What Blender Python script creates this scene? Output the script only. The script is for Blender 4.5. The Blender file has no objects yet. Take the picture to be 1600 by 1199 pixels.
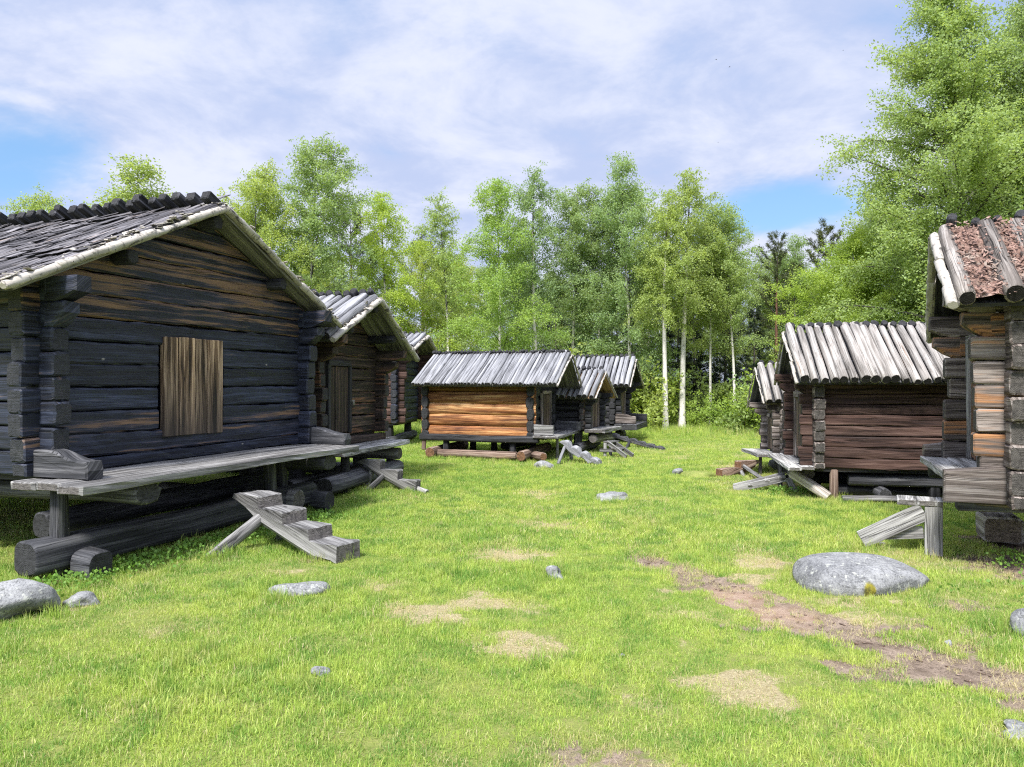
import bpy, math, random
import numpy as np
from mathutils import Vector, Matrix
rnd = random.Random(7)
rng = np.random.default_rng(11)
R = math.radians
scene = bpy.context.scene
COL = scene.collection

# ------------------------------------------------------------------ helpers
def tag(o, label=None, cat=None, group=None, kind=None):
    if label: o['label'] = label
    if cat: o['category'] = cat
    if group: o['group'] = group
    if kind: o['kind'] = kind
    return o

def empty(name, loc=(0, 0, 0), rz=0.0):
    o = bpy.data.objects.new(name, None)
    COL.objects.link(o); o.location = loc; o.rotation_euler = (0, 0, rz)
    o.empty_display_size = .2
    return o

def nv(v):
    v = np.asarray(v, float); return v / (np.linalg.norm(v) + 1e-12)

class MB:
    """collects shapes, builds ONE mesh object"""
    def __init__(s):
        s.V = []; s.F = []; s.UV = []; s.T = []; s.S = []; s.M = []; s.n = 0
    def add(s, V, F, UV, tone, smooth=True, mi=0):
        V = np.asarray(V, float).reshape(-1, 3); b = s.n
        s.V.append(V); s.UV.append(np.asarray(UV, float).reshape(-1, 2))
        t = np.asarray(tone, float)
        if t.ndim == 1: t = np.tile(t, (len(V), 1))
        s.T.append(t); s.n += len(V)
        for f in F:
            s.F.append([int(i) + b for i in f]); s.S.append(smooth); s.M.append(mi)
    def build(s, name, mats, parent=None):
        me = bpy.data.meshes.new(name)
        V = np.concatenate(s.V); UV = np.concatenate(s.UV); T = np.concatenate(s.T)
        me.from_pydata(V.tolist(), [], s.F)
        li = np.empty(len(me.loops), np.int32); me.loops.foreach_get('vertex_index', li)
        uvl = me.uv_layers.new(name='UVMap'); uvl.data.foreach_set('uv', UV[li].astype(np.float32).ravel())
        ca = me.color_attributes.new('tone', 'FLOAT_COLOR', 'POINT')
        ca.data.foreach_set('color', T.astype(np.float32).ravel())
        me.polygons.foreach_set('use_smooth', np.array(s.S, bool))
        for m in (mats if isinstance(mats, (list, tuple)) else [mats]): me.materials.append(m)
        if max(s.M): me.polygons.foreach_set('material_index', np.array(s.M, np.int32))
        me.update()
        o = bpy.data.objects.new(name, me); COL.objects.link(o)
        if parent is not None: o.parent = parent
        return o

def tone(wear=.0, hue=None):
    return np.array([rnd.random(), wear, 0.0, rnd.random() if hue is None else hue])

def beam(mb, p0, p1, w, h, up=(0, 0, 1), n=2.6, seg=18, step=.3, wob=.008, rough=.004, tap=1.0, tn=None,
         bev=.014, bend=0.0, mi=0, caps=True, smooth=True, clamp=None):
    """log or plank swept from p0 to p1: w sideways, h along 'up'; n = roundness (2 round, 8 boxy)"""
    p0 = np.asarray(p0, float); p1 = np.asarray(p1, float); d = p1 - p0; L = np.linalg.norm(d); t = d / L
    sx = nv(np.cross(up, t)); uy = np.cross(t, sx)
    if tn is None: tn = tone()
    if n >= 5:      # boxy: chamfered rectangle
        c = .10
        base = [(-.5, -.5 + c), (-.5 + c, -.5), (-.17, -.5), (.17, -.5), (.5 - c, -.5), (.5, -.5 + c), (.5, 0), (.5, .5 - c),
                (.5 - c, .5), (.17, .5), (-.17, .5), (-.5 + c, .5), (-.5, .5 - c), (-.5, 0)]
        k = min(w, h) / np.array([w, h])
        sec = []
        for x, y in base:
            xx = np.sign(x) * (w / 2 - (0.5 - abs(x)) * w * (k[0] if abs(abs(x) - (.5 - c)) < 1e-6 else 1))
            yy = np.sign(y) * (h / 2 - (0.5 - abs(y)) * h * (k[1] if abs(abs(y) - (.5 - c)) < 1e-6 else 1))
            sec.append((xx, yy))
        sec = np.array(sec)
    else:
        a = np.arange(seg) / seg * 2 * np.pi - np.pi / 2
        sec = np.stack([np.sign(np.cos(a)) * np.abs(np.cos(a)) ** (2 / n) * w / 2,
                        np.sign(np.sin(a)) * np.abs(np.sin(a)) ** (2 / n) * h / 2], 1)
    sec = np.vstack([sec, sec[:1]]); S = len(sec)
    vv = np.concatenate([[0], np.cumsum(np.linalg.norm(np.diff(sec, axis=0), axis=1))])
    nr = max(2, int(L / step) + 1)
    uu = np.linspace(0, L, nr)
    b = min(bev, L * .2)
    if b > 0: uu = np.concatenate([[0], np.clip(uu, b, L - b), [L]])
    ph = rng.random(8) * 6.28
    ox = wob * (np.sin(uu * 1.7 + ph[0]) + .6 * np.sin(uu * 4.1 + ph[1])); oy = wob * (np.sin(uu * 1.3 + ph[2]) + .6 * np.sin(uu * 3.7 + ph[3]))
    sc = (1 + (tap - 1) * uu / L) * (1 + wob * 2 * np.sin(uu * 2.9 + ph[4]))
    if b > 0: sc[0] *= 1 - min(.25, b / (min(w, h) * .5)); sc[-1] *= 1 - min(.25, b / (min(w, h) * .5))
    if bend: oy = oy + bend * (1 - (2 * uu / L - 1) ** 2)
    jit = rng.normal(0, rough, (len(uu), S)); jit[:, -1] = jit[:, 0]
    rad = nv(sec[0]); 
    dirs = sec / (np.linalg.norm(sec, axis=1, keepdims=True) + 1e-9)
    X = sec[None, :, 0] * sc[:, None] + dirs[None, :, 0] * jit + ox[:, None]
    Y = sec[None, :, 1] * sc[:, None] + dirs[None, :, 1] * jit + oy[:, None]
    V = p0 + uu[:, None, None] * t + X[..., None] * sx + Y[..., None] * uy
    if clamp is not None:
        V = clamp(V)
    UV = np.stack([np.broadcast_to(uu[:, None], X.shape), np.broadcast_to(vv[None], X.shape)], -1)
    i, k = np.meshgrid(np.arange(len(uu) - 1), np.arange(S - 1), indexing='ij')
    q = np.stack([i * S + k, i * S + k + 1, (i + 1) * S + k + 1, (i + 1) * S + k], -1).reshape(-1, 4)
    mb.add(V.reshape(-1, 3), q, UV.reshape(-1, 2), tn, smooth and n < 5, mi)
    if caps:
        te = tn.copy(); te[2] = 1
        for e, fl in ((0, True), (len(uu) - 1, False)):
            ring = V[e, :-1]; cen = ring.mean(0)
            loc = np.stack([X[e, :-1], Y[e, :-1]], 1)
            m = len(ring)
            f = [(j, (j + 1) % m, m) for j in range(m)]
            if not fl: pass
            f = [x[::-1] for x in f] if fl else f
            mb.add(np.vstack([ring, cen]), f, np.vstack([loc, loc.mean(0)]), te, False, mi)

def prism(mb, pts, th, o, ax, ay, tn=None, bev=.012, mi=0, endf=None, rough=.0):
    """outline pts in plane (ax, ay) from origin o, thickness th along ax x ay, chamfered edges"""
    ax = nv(ax); ay = nv(ay); az = np.cross(ax, ay); o = np.asarray(o, float)
    P = np.array(pts, float); m = len(P)
    if tn is None: tn = tone()
    a = .5 * np.sum(P[:, 0] * np.roll(P[:, 1], -1) - np.roll(P[:, 0], -1) * P[:, 1])
    if a < 0: P = P[::-1]
    e1 = P - np.roll(P, 1, 0); e2 = np.roll(P, -1, 0) - P
    n1 = np.stack([-e1[:, 1], e1[:, 0]], 1); n2 = np.stack([-e2[:, 1], e2[:, 0]], 1)
    nn = n1 / (np.linalg.norm(n1, axis=1, keepdims=True) + 1e-9) + n2 / (np.linalg.norm(n2, axis=1, keepdims=True) + 1e-9)
    nn /= (np.linalg.norm(nn, axis=1, keepdims=True) + 1e-9)
    In = P + nn * bev
    lay = [(In, -th / 2), (P, -th / 2 + bev), (P, th / 2 - bev), (In, th / 2)]
    pos = []; uvs = []
    per = np.concatenate([[0], np.cumsum(np.linalg.norm(np.diff(np.vstack([P, P[:1]]), axis=0), axis=1))])[:-1]
    for Q, z in lay:
        v = o + Q[:, :1] * ax + Q[:, 1:] * ay + z * az
        if rough: v = v + rng.normal(0, rough, v.shape)
        pos.append(v); uvs.append(np.stack([Q[:, 0], Q[:, 1] + z], 1))
    A = np.vstack(pos); U = np.vstack(uvs); F = []
    for l in range(3):
        for j in range(m):
            k = (j + 1) % m
            F.append((l * m + j, l * m + k, (l + 1) * m + k, (l + 1) * m + j))
    F.append(list(range(m))[::-1]); F.append([3 * m + j for j in range(m)])
    mb.add(A, F, U, tn, False, mi)

def blob(mb, c, rx, ry, rz, seed=0, sub=4, rough=.12, flat=.0, tn=None, mi=0, rotz=0.0):
    """a boulder: displaced sphere sunk in the ground"""
    import bmesh
    bm = bmesh.new(); bmesh.ops.create_icosphere(bm, subdivisions=sub, radius=1)
    V = np.array([v.co[:] for v in bm.verts]); F = [[v.index for v in f.verts] for f in bm.faces]; bm.free()
    g = np.random.default_rng(seed); d = np.zeros(len(V))
    for f_, a_ in ((1.3, 1), (2.6, .5), (5, .25), (10, .12), (20, .06)):
        for _ in range(3):
            w = g.normal(0, 1, 3) * f_; d += a_ * np.sin(V @ w + g.random() * 6.28)
    for _ in range(11):                       # a few planed facets
        nrm = nv(g.normal(0, 1, 3)); h = .62 + .25 * g.random(); k = V @ nrm - h
        d -= np.clip(k, 0, 1) * 1.5 / max(rough, .05)
    V = V * (1 + rough * d[:, None] * .6)
    V[:, 2] = np.where(V[:, 2] > .7, .7 + (V[:, 2] - .7) * (1 - flat), V[:, 2])
    V = V * np.array([rx, ry, rz]); cz, sz = math.cos(rotz), math.sin(rotz)
    V = np.stack([V[:, 0] * cz - V[:, 1] * sz, V[:, 0] * sz + V[:, 1] * cz, V[:, 2]], 1) + np.array(c)
    mb.add(V, F, V[:, :2], tone() if tn is None else tn, True, mi)

# ------------------------------------------------------------------ materials
class NT:
    def __init__(s, name):
        s.m = bpy.data.materials.new(name); s.m.use_nodes = True; s.t = s.m.node_tree; s.t.nodes.clear()
        s.out = s.n('ShaderNodeOutputMaterial')
    def n(s, ty, **kw):
        x = s.t.nodes.new(ty)
        for k, v in kw.items(): setattr(x, k, v)
        return x
    def put(s, sock, v):
        if isinstance(v, bpy.types.NodeSocket): s.t.links.new(v, sock)
        elif v is not None:
            if hasattr(sock.default_value, '__len__') and not hasattr(v, '__len__'): v = (v,) * len(sock.default_value)
            if hasattr(v, '__len__') and len(sock.default_value) == 4 and len(v) == 3: v = (*v, 1)
            sock.default_value = v
    def math(s, op, a, b=None, c=None, clamp=False):
        x = s.n('ShaderNodeMath', operation=op, use_clamp=clamp)
        for i, v in enumerate((a, b, c)): s.put(x.inputs[i], v)
        return x.outputs[0]
    def mul(s, a, b): return s.math('MULTIPLY', a, b)
    def addm(s, a, b): return s.math('ADD', a, b)
    def vec(s, x, y, z=0.0):
        c = s.n('ShaderNodeCombineXYZ')
        for i, v in enumerate((x, y, z)): s.put(c.inputs[i], v)
        return c.outputs[0]
    def sep(s, v):
        c = s.n('ShaderNodeSeparateXYZ'); s.put(c.inputs[0], v); return c.outputs
    def noise(s, v, scale, detail=4, rough=.55, dist=0.0, out=0):
        x = s.n('ShaderNodeTexNoise'); s.put(x.inputs['Vector'], v); x.inputs['Scale'].default_value = scale
        x.inputs['Detail'].default_value = detail; x.inputs['Roughness'].default_value = rough; x.inputs['Distortion'].default_value = dist
        return x.outputs[out]
    def mr(s, v, a, b, c=0.0, d=1.0, smooth=False):
        x = s.n('ShaderNodeMapRange'); x.clamp = True
        if smooth: x.interpolation_type = 'SMOOTHSTEP'
        for i, q in enumerate((v, a, b, c, d)): s.put(x.inputs[i], q)
        return x.outputs[0]
    def mix(s, f, a, b, mode='MIX'):
        x = s.n('ShaderNodeMix', data_type='RGBA', blend_type=mode); x.clamp_factor = True
        s.put(x.inputs[0], f); s.put(x.inputs[6], a); s.put(x.inputs[7], b); return x.outputs[2]
    def attr(s, name, ty='GEOMETRY'):
        x = s.n('ShaderNodeAttribute', attribute_name=name, attribute_type=ty); return x
    def bump(s, h, strength=.5, dist=.01):
        x = s.n('ShaderNodeBump'); s.put(x.inputs['Height'], h); x.inputs['Strength'].default_value = strength; x.inputs['Distance'].default_value = dist
        return x.outputs[0]
    def bsdf(s, color, rough=.8, spec=.3, normal=None, **kw):
        b = s.n('ShaderNodeBsdfPrincipled'); s.put(b.inputs['Base Color'], color); s.put(b.inputs['Roughness'], rough)
        b.inputs['Specular IOR Level'].default_value = spec
        if normal is not None: s.put(b.inputs['Normal'], normal)
        for k, v in kw.items(): s.put(b.inputs[k], v)
        return b.outputs[0]
    def done(s, sh): s.t.links.new(sh, s.out.inputs[0]); return s.m

def wood(name, dark, mid, light, wearc=(.3, .16, .06), wear=.0, endc=(.05, .05, .055), rough=.75, spec=.35, crack=1.0, knots=.5,
         bump=.6, ugrad=None, lichen=None, fleck=0.0):
    m = NT(name)
    uv = m.n('ShaderNodeUVMap', uv_map='UVMap').outputs[0]; u, v, _ = m.sep(uv)
    at = m.attr('tone'); sc = m.n('ShaderNodeSeparateColor'); m.put(sc.inputs[0], at.outputs['Color'])
    rr, gg, bb = sc.outputs; aa = at.outputs['Alpha']
    uo = m.addm(u, m.mul(rr, 53.0)); vo = m.addm(v, m.mul(rr, 17.0))
    warp = m.mul(m.addm(m.noise(m.vec(m.mul(uo, 1.1), m.mul(vo, 5.0), aa), 1.0, 2), -.5), .06)
    vw = m.addm(vo, warp)
    grain = m.noise(m.vec(m.mul(uo, 2.2), m.mul(vw, 110.0), 0), 1.0, 5, .65)
    streak = m.noise(m.vec(m.mul(uo, .8), m.mul(vw, 20.0), 3.3), 1.0, 5, .6)
    big = m.noise(m.vec(m.mul(uo, .7), m.mul(vw, 4.0), 8.1), 1.0, 4, .6)
    ck = m.noise(m.vec(m.mul(uo, .55), m.mul(vw, 24.0), 5.7), 1.0, 4, .55)
    ckd = m.math('ABSOLUTE', m.addm(ck, -.5))
    ckl = m.mr(ckd, .0, .026, 1.0, 0.0)
    ckm = m.mul(ckl, m.mr(m.noise(m.vec(m.mul(uo, .9), m.mul(vo, 6.0), 1.1), 1.0, 2), .40, .56))
    f = m.addm(m.mul(streak, .62), m.mul(grain, .38))
    f = m.mr(f, .395, .605)
    c1 = m.mix(m.mr(f, 0, .55), dark, mid); c2 = m.mix(m.mr(f, .5, 1.0), c1, light)
    # per-log brightness
    c3 = m.mix(1.0, c2, m.vec(*(m.mul(m.mr(aa, 0, 1, .80, 1.22), m.mr(big, .33, .67, .68, 1.34)),) * 3), 'MULTIPLY')
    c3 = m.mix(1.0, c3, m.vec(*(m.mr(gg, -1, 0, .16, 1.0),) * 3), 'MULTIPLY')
    # worn, fresher wood; also carries sun patches painted on some logs
    wf = m.addm(m.addm(big, m.mul(gg, .55)), m.mul(m.addm(streak, -.5), .5))
    wfm = m.mr(m.addm(wf, m.mul(m.addm(streak, -.5), 1.3)), .76 - wear, 1.06 - wear, 0, 1, True)
    wcol = m.mix(m.mr(grain, .4, .6), tuple(x * .55 for x in wearc), wearc)
    c4 = m.mix(m.mul(wfm, .88), c3, wcol)
    # knots
    vo3 = m.n('ShaderNodeTexVoronoi', feature='F1'); m.put(vo3.inputs['Vector'], m.vec(m.mul(uo, 2.0), m.mul(vo, 6.5), 0)); vo3.inputs['Scale'].default_value = 1
    vr = m.n('ShaderNodeSeparateColor'); m.put(vr.inputs[0], vo3.outputs['Color'])
    kn = m.mul(m.mr(vo3.outputs['Distance'], .06, .13, 1, 0), m.mr(vr.outputs[0], 1 - knots * .55, 1 - knots * .55 + .02))
    c5 = m.mix(m.mul(kn, .75), c4, tuple(x * .4 for x in dark))
    c6 = m.mix(m.mul(ckm, .9 * crack), c5, tuple(x * .12 for x in dark))
    if fleck:
        v4 = m.n('ShaderNodeTexVoronoi', feature='F1'); m.put(v4.inputs['Vector'], m.vec(m.mul(uo, 5.0), m.mul(vo, 9.0), 2)); v4.inputs['Scale'].default_value = 1
        s4 = m.n('ShaderNodeSeparateColor'); m.put(s4.inputs[0], v4.outputs['Color'])
        c6 = m.mix(m.mul(m.mr(v4.outputs['Distance'], .05, .11, 1, 0), m.mr(s4.outputs[1], .86, .87, 0, fleck)), c6, (.33, .31, .28))
    if lichen is not None:
        gp = m.n('ShaderNodeNewGeometry').outputs['Position']
        ln = m.noise(gp, 9.0, 6, .7); lf = m.mr(ln, .56, .66)
        c6 = m.mix(m.mul(lf, lichen[3]), c6, lichen[:3])
    if ugrad is not None:
        g = m.mr(m.addm(u, m.mul(m.addm(streak, -.5), 1.5)), ugrad[0], ugrad[1]); c6 = m.mix(g, c6, m.mix(.8, c6, ugrad[2]))
    # end grain: rings and radial splits
    ln_ = m.math('SQRT', m.addm(m.mul(u, u), m.mul(v, v)))
    rings = m.math('SINE', m.addm(m.mul(ln_, 480.0), m.mul(m.noise(uv, 25.0, 3), 9.0)))
    ang = m.math('ARCTAN2', v, u)
    rad = m.noise(m.vec(m.mul(ang, 2.2), m.mul(rr, 40.0), m.mul(ln_, 1.5)), 2.0, 3)
    rc = m.mr(m.math('ABSOLUTE', m.addm(rad, -.5)), 0, .02, 1, 0)
    blot = m.noise(m.vec(m.addm(u, m.mul(rr, 9)), v, 0), 22.0, 4)
    e1 = m.mix(m.mr(rings, -1, 1), tuple(x * .72 for x in endc), endc); e2 = m.mix(m.mr(blot, .4, .65), e1, tuple(x * .5 for x in endc))
    e3 = m.mix(m.mul(rc, .9), e2, tuple(x * .12 for x in endc))
    col = m.mix(bb, c6, e3)
    hgt = m.addm(m.addm(m.mul(grain, .35), m.mul(streak, .6)), m.addm(m.mul(ckm, -1.1 * crack), m.mul(bb, m.addm(m.mul(rings, .12), m.mul(rc, -.8)))))
    return m.done(m.bsdf(col, m.mr(f, 0, 1, rough - .1, rough + .1), spec, m.bump(hgt, bump, .012)))

M = {}
M['tar'] = wood('tarred_log', (.0035, .0045, .009), (.0085, .012, .026), (.034, .043, .075), (.22, .125, .060), .02, (.02, .022, .03), .6, .5, fleck=.8)
M['dkbrown'] = wood('dark_brown_log', (.008, .006, .005), (.032, .021, .016), (.095, .064, .048), (.22, .10, .045), .05, (.04, .04, .042), .7, .4)
M['black'] = wood('black_log', (.005, .005, .006), (.014, .014, .016), (.045, .045, .05), (.10, .07, .05), -.05, (.03, .03, .032), .65, .4)
M['orange'] = wood('orange_log', (.08, .025, .009), (.31, .125, .042), (.62, .37, .16), (.64, .42, .21), .06, (.06, .05, .045), .7, .3, .8, .9, .45)
M['redbrown'] = wood('redbrown_log', (.017, .009, .008), (.055, .028, .021), (.115, .072, .058), (.12, .07, .05), .0, (.06, .05, .045), .75, .3)
M['graybrown'] = wood('gray_brown_log', (.04, .032, .028), (.15, .122, .105), (.31, .275, .25), (.38, .17, .06), -.04, (.10, .09, .08), .8, .25)
M['gray'] = wood('weathered_gray_wood', (.065, .062, .060), (.16, .155, .15), (.29, .282, .272), (.27, .20, .14), -.1, (.17, .155, .145), .85, .2)
M['graylight'] = wood('weathered_light_wood', (.12, .115, .11), (.27, .262, .25), (.42, .41, .395), (.3, .23, .17), -.1, (.2, .185, .17), .85, .2)
M['grayA'] = wood('weathered_dark_wood', (.022, .023, .026), (.062, .062, .067), (.155, .153, .157), (.17, .12, .09), -.12, (.06, .06, .06), .8, .3)
M['pole'] = wood('roof_pole_gray', (.12, .12, .125), (.225, .225, .235), (.315, .315, .325), (.30, .25, .2), -.15, (.035, .033, .033), .8, .25, .8, .3)
M['poleG'] = wood('roof_pole_lichen', (.14, .125, .11), (.28, .258, .235), (.39, .37, .345), (.30, .18, .11), -.02, (.045, .042, .04), .85, .2, .8, .3, .6, None, (.20, .17, .15, .5))
M['roofA'] = wood('roof_board_dark', (.035, .033, .036), (.10, .095, .102), (.25, .235, .24), (.26, .17, .11), -.04, (.016, .016, .02), .85, .2, 1.2, .3, .9, None, (.13, .11, .10, .5))
M['poleJ'] = wood('roof_log_lichen', (.10, .085, .075), (.20, .175, .155), (.33, .305, .28), (.24, .15, .11), -.02, (.03, .027, .025), .9, .15, 1.0, .3, .9, None, (.11, .095, .085, .6))
M['beam'] = wood('dark_hewn_beam', (.014, .015, .018), (.040, .041, .046), (.10, .10, .105), (.13, .09, .07), -.12, (.045, .045, .047), .8, .3)
M['tip'] = wood('ridge_tip_black', (.008, .008, .01), (.022, .022, .026), (.07, .07, .08), (.1, .08, .06), -.1, (.035, .034, .036), .75, .35)
M['hatch'] = wood('hatch_board', (.008, .006, .005), (.125, .075, .04), (.56, .41, .27), (.54, .32, .15), .0, (.1, .07, .04), .75, .3, 1.3, .5, .6, (.20, 1.10, (.045, .04, .036)))
M['door'] = wood('door_board', (.03, .02, .014), (.09, .062, .045), (.2, .15, .115), (.26, .12, .045), -.02, (.1, .07, .04), .75, .3)
M['doorJ'] = wood('door_board_brown', (.035, .018, .010), (.15, .075, .04), (.30, .17, .10), (.3, .15, .07), -.02, (.1, .07, .04), .75, .3)
M['soffit'] = wood('roof_underside', (.07, .07, .062), (.17, .165, .145), (.28, .27, .235), (.2, .17, .12), -.1, (.1, .1, .09), .85, .2, .8, .2, .5)
M['soffitbr'] = wood('roof_underside_brown', (.10, .06, .03), (.25, .16, .085), (.36, .25, .15), (.3, .2, .12), -.1, (.1, .1, .09), .85, .2, .8, .2, .5)
M['lightlog'] = wood('pale_log', (.19, .165, .14), (.38, .345, .31), (.55, .51, .47), (.35, .25, .17), -.1, (.3, .24, .18), .85, .2)
M['rustlog'] = wood('rusty_log', (.06, .036, .026), (.165, .112, .085), (.29, .225, .18), (.36, .19, .1), -.0, (.22, .115, .06), .8, .25)

def mat_bark(name, white, dark, thr=.6, edge=False):
    m = NT(name)
    uv = m.n('ShaderNodeUVMap', uv_map='UVMap').outputs[0]; u, v, _ = m.sep(uv)
    at = m.attr('tone'); sc = m.n('ShaderNodeSeparateColor'); m.put(sc.inputs[0], at.outputs['Color']); rr, gg, bb = sc.outputs
    uo = m.addm(u, m.mul(rr, 31.0))
    if edge:   # rolled birch bark: lenticels run round the roll
        len_ = m.noise(m.vec(m.mul(uo, 40.0), m.mul(v, 6.0), 0), 1.0, 3); blot = m.noise(m.vec(m.mul(uo, 5.0), m.mul(v, 14.0), 2), 1.0, 5, .65)
    else:
        len_ = m.noise(m.vec(m.mul(uo, 26.0), m.mul(v, 7.0), 0), 1.0, 3); blot = m.noise(m.vec(m.mul(uo, 2.6), m.mul(v, 5.0), 2), 1.0, 5, .65)
    c = m.mix(m.mr(m.noise(m.vec(m.mul(uo, 3.0), m.mul(v, 3.0), 0), 1.0, 3), .35, .65), tuple(x * .72 for x in white), white)
    c = m.mix(m.mul(m.mr(len_, .58, .66), .7), c, tuple(x * 2.2 for x in dark))
    c = m.mix(m.mul(m.mr(m.addm(blot, m.mul(gg, .5)), thr, thr + .07), .93), c, dark)
    return m.done(m.bsdf(c, .7, .25, m.bump(m.addm(m.mul(blot, -1.0), m.mul(len_, .3)), .5, .01)))
M['bark'] = mat_bark('birch_bark', (.72, .68, .62), (.03, .026, .024), .60)
M['barkedge'] = mat_bark('rolled_birch_bark', (.44, .405, .355), (.05, .045, .04), .60, True)
M['barkpine'] = mat_bark('pine_bark', (.15, .075, .045), (.035, .028, .024), .56)
M['barkdark'] = mat_bark('dark_bark', (.09, .08, .07), (.03, .026, .024), .56)

def mat_leaf(name, c1, c2, c3, trans=.55, rough=.5):
    m = NT(name)
    at = m.attr('tone'); sc = m.n('ShaderNodeSeparateColor'); m.put(sc.inputs[0], at.outputs['Color']); rr, gg, bb = sc.outputs
    oi = m.n('ShaderNodeObjectInfo').outputs['Random']
    c = m.mix(rr, c1, c2); c = m.mix(m.mul(gg, .6), c, c3)
    c = m.mix(1.0, c, m.vec(m.mr(oi, 0, 1, .82, 1.15), m.mr(oi, 0, 1, .90, 1.08), m.mr(oi, 0, 1, 1.1, .8)), 'MULTIPLY')
    d = m.bsdf(c, rough, .25)
    t = m.n('ShaderNodeBsdfTranslucent'); m.put(t.inputs[0], m.mix(1.0, c, (1.15, 1.1, .55), 'MULTIPLY'))
    mx = m.n('ShaderNodeMixShader'); mx.inputs[0].default_value = trans
    m.t.links.new(d, mx.inputs[1]); m.t.links.new(t.outputs[0], mx.inputs[2])
    return m.done(mx.outputs[0])
M['leaf'] = mat_leaf('birch_leaf', (.36, .465, .165), (.44, .53, .195), (.28, .385, .15))
M['leafB'] = mat_leaf('birch_leaf_cool', (.30, .405, .175), (.37, .465, .195), (.24, .34, .155))
M['leafY'] = mat_leaf('birch_leaf_yellow', (.40, .525, .105), (.48, .585, .125), (.31, .44, .105))
M['needle'] = mat_leaf('pine_needle', (.06, .085, .03), (.10, .115, .04), (.045, .055, .022), .2)
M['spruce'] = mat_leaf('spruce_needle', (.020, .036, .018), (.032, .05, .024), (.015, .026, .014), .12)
M['weed'] = mat_leaf('weed_leaf', (.17, .31, .055), (.24, .39, .07), (.13, .25, .05), .4)

def mat_stone():
    m = NT('granite')
    gp = m.n('ShaderNodeNewGeometry').outputs['Position']
    a = m.noise(gp, 4.2, 9, .72); b = m.noise(gp, 70.0, 4, .7); l = m.noise(gp, 17.0, 6, .7)
    c = m.mix(m.mr(a, .35, .65), (.12, .122, .125), (.31, .31, .305)); c = m.mix(m.mul(m.mr(b, .5, .62), .6), c, (.07, .07, .075))
    c = m.mix(m.mul(m.mr(b, .44, .36), .5), c, (.30, .30, .30))
    c = m.mix(m.mul(m.mr(l, .57, .62), .8), c, (.38, .385, .34)); rd = m.math('ABSOLUTE', m.addm(m.noise(gp, 3.1, 5, .6, .6), -.5)); c = m.mix(m.mul(m.mr(rd, .0, .010, 1, 0), .7), c, (.05, .05, .05)); c = m.mix(m.mul(m.mr(l, .40, .34), .6), c, (.05, .055, .045))
    at = m.attr('tone'); sc = m.n('ShaderNodeSeparateColor'); m.put(sc.inputs[0], at.outputs['Color'])
    c = m.mix(m.mr(sc.outputs[1], .5, .7), c, m.mix(m.mr(l, .4, .6), (.07, .065, .015), (.22, .19, .02)))
    h = m.addm(m.mul(a, 1.0), m.mul(b, .25))
    return m.done(m.bsdf(c, .85, .25, m.bump(h, .7, .03)))
M['stone'] = mat_stone()

def mat_ground():
    m = NT('turf_and_soil')
    gp = m.n('ShaderNodeNewGeometry').outputs['Position']
    at = m.attr('tone'); sc = m.n('ShaderNodeSeparateColor'); m.put(sc.inputs[0], at.outputs['Color']); dirt, straw, pink = sc.outputs
    n1 = m.noise(gp, 1.1, 5, .6); n2 = m.noise(gp, 9.0, 6, .7); n3 = m.noise(gp, 60.0, 5, .75); n4 = m.noise(gp, 220.0, 3, .7)
    fib = m.noise(m.vec(m.mul(m.sep(gp)[0], 40.0), m.mul(m.sep(gp)[1], 130.0), 0), 1.0, 4, .7, 1.5)
    g = m.mix(m.mr(n2, .35, .65), (.16, .22, .045), (.28, .31, .08)); g = m.mix(m.mul(m.mr(n3, .45, .65), .6), g, (.26, .23, .10))
    s = m.mix(m.mr(fib, .38, .62), (.25, .20, .10), (.52, .45, .27)); s = m.mix(m.mul(m.mr(n3, .52, .68), .6), s, (.18, .13, .075))
    d = m.mix(m.mr(n2, .36, .62), (.15, .11, .082), (.33, .255, .195)); d = m.mix(m.mr(n3, .52, .66), d, (.085, .064, .05)); d = m.mix(m.mul(m.mr(fib, .56, .66), .55), d, (.42, .33, .22))
    d = m.mix(m.mul(pink, .8), d, m.mix(m.mr(n2, .4, .6), (.33, .215, .145), (.40, .29, .215)))
    sf = m.mr(m.addm(straw, m.mul(m.addm(n2, -.5), .9)), .38, .58)
    df = m.mr(m.addm(dirt, m.mul(m.addm(n2, -.5), .9)), .38, .58)
    c = m.mix(sf, g, s); c = m.mix(df, c, d)
    h = m.addm(m.mul(n3, 1.0), m.addm(m.mul(n4, .5), m.mul(fib, .6)))
    return m.done(m.bsdf(c, .95, .1, m.bump(h, .8, .02)))
M['ground'] = mat_ground()

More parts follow.
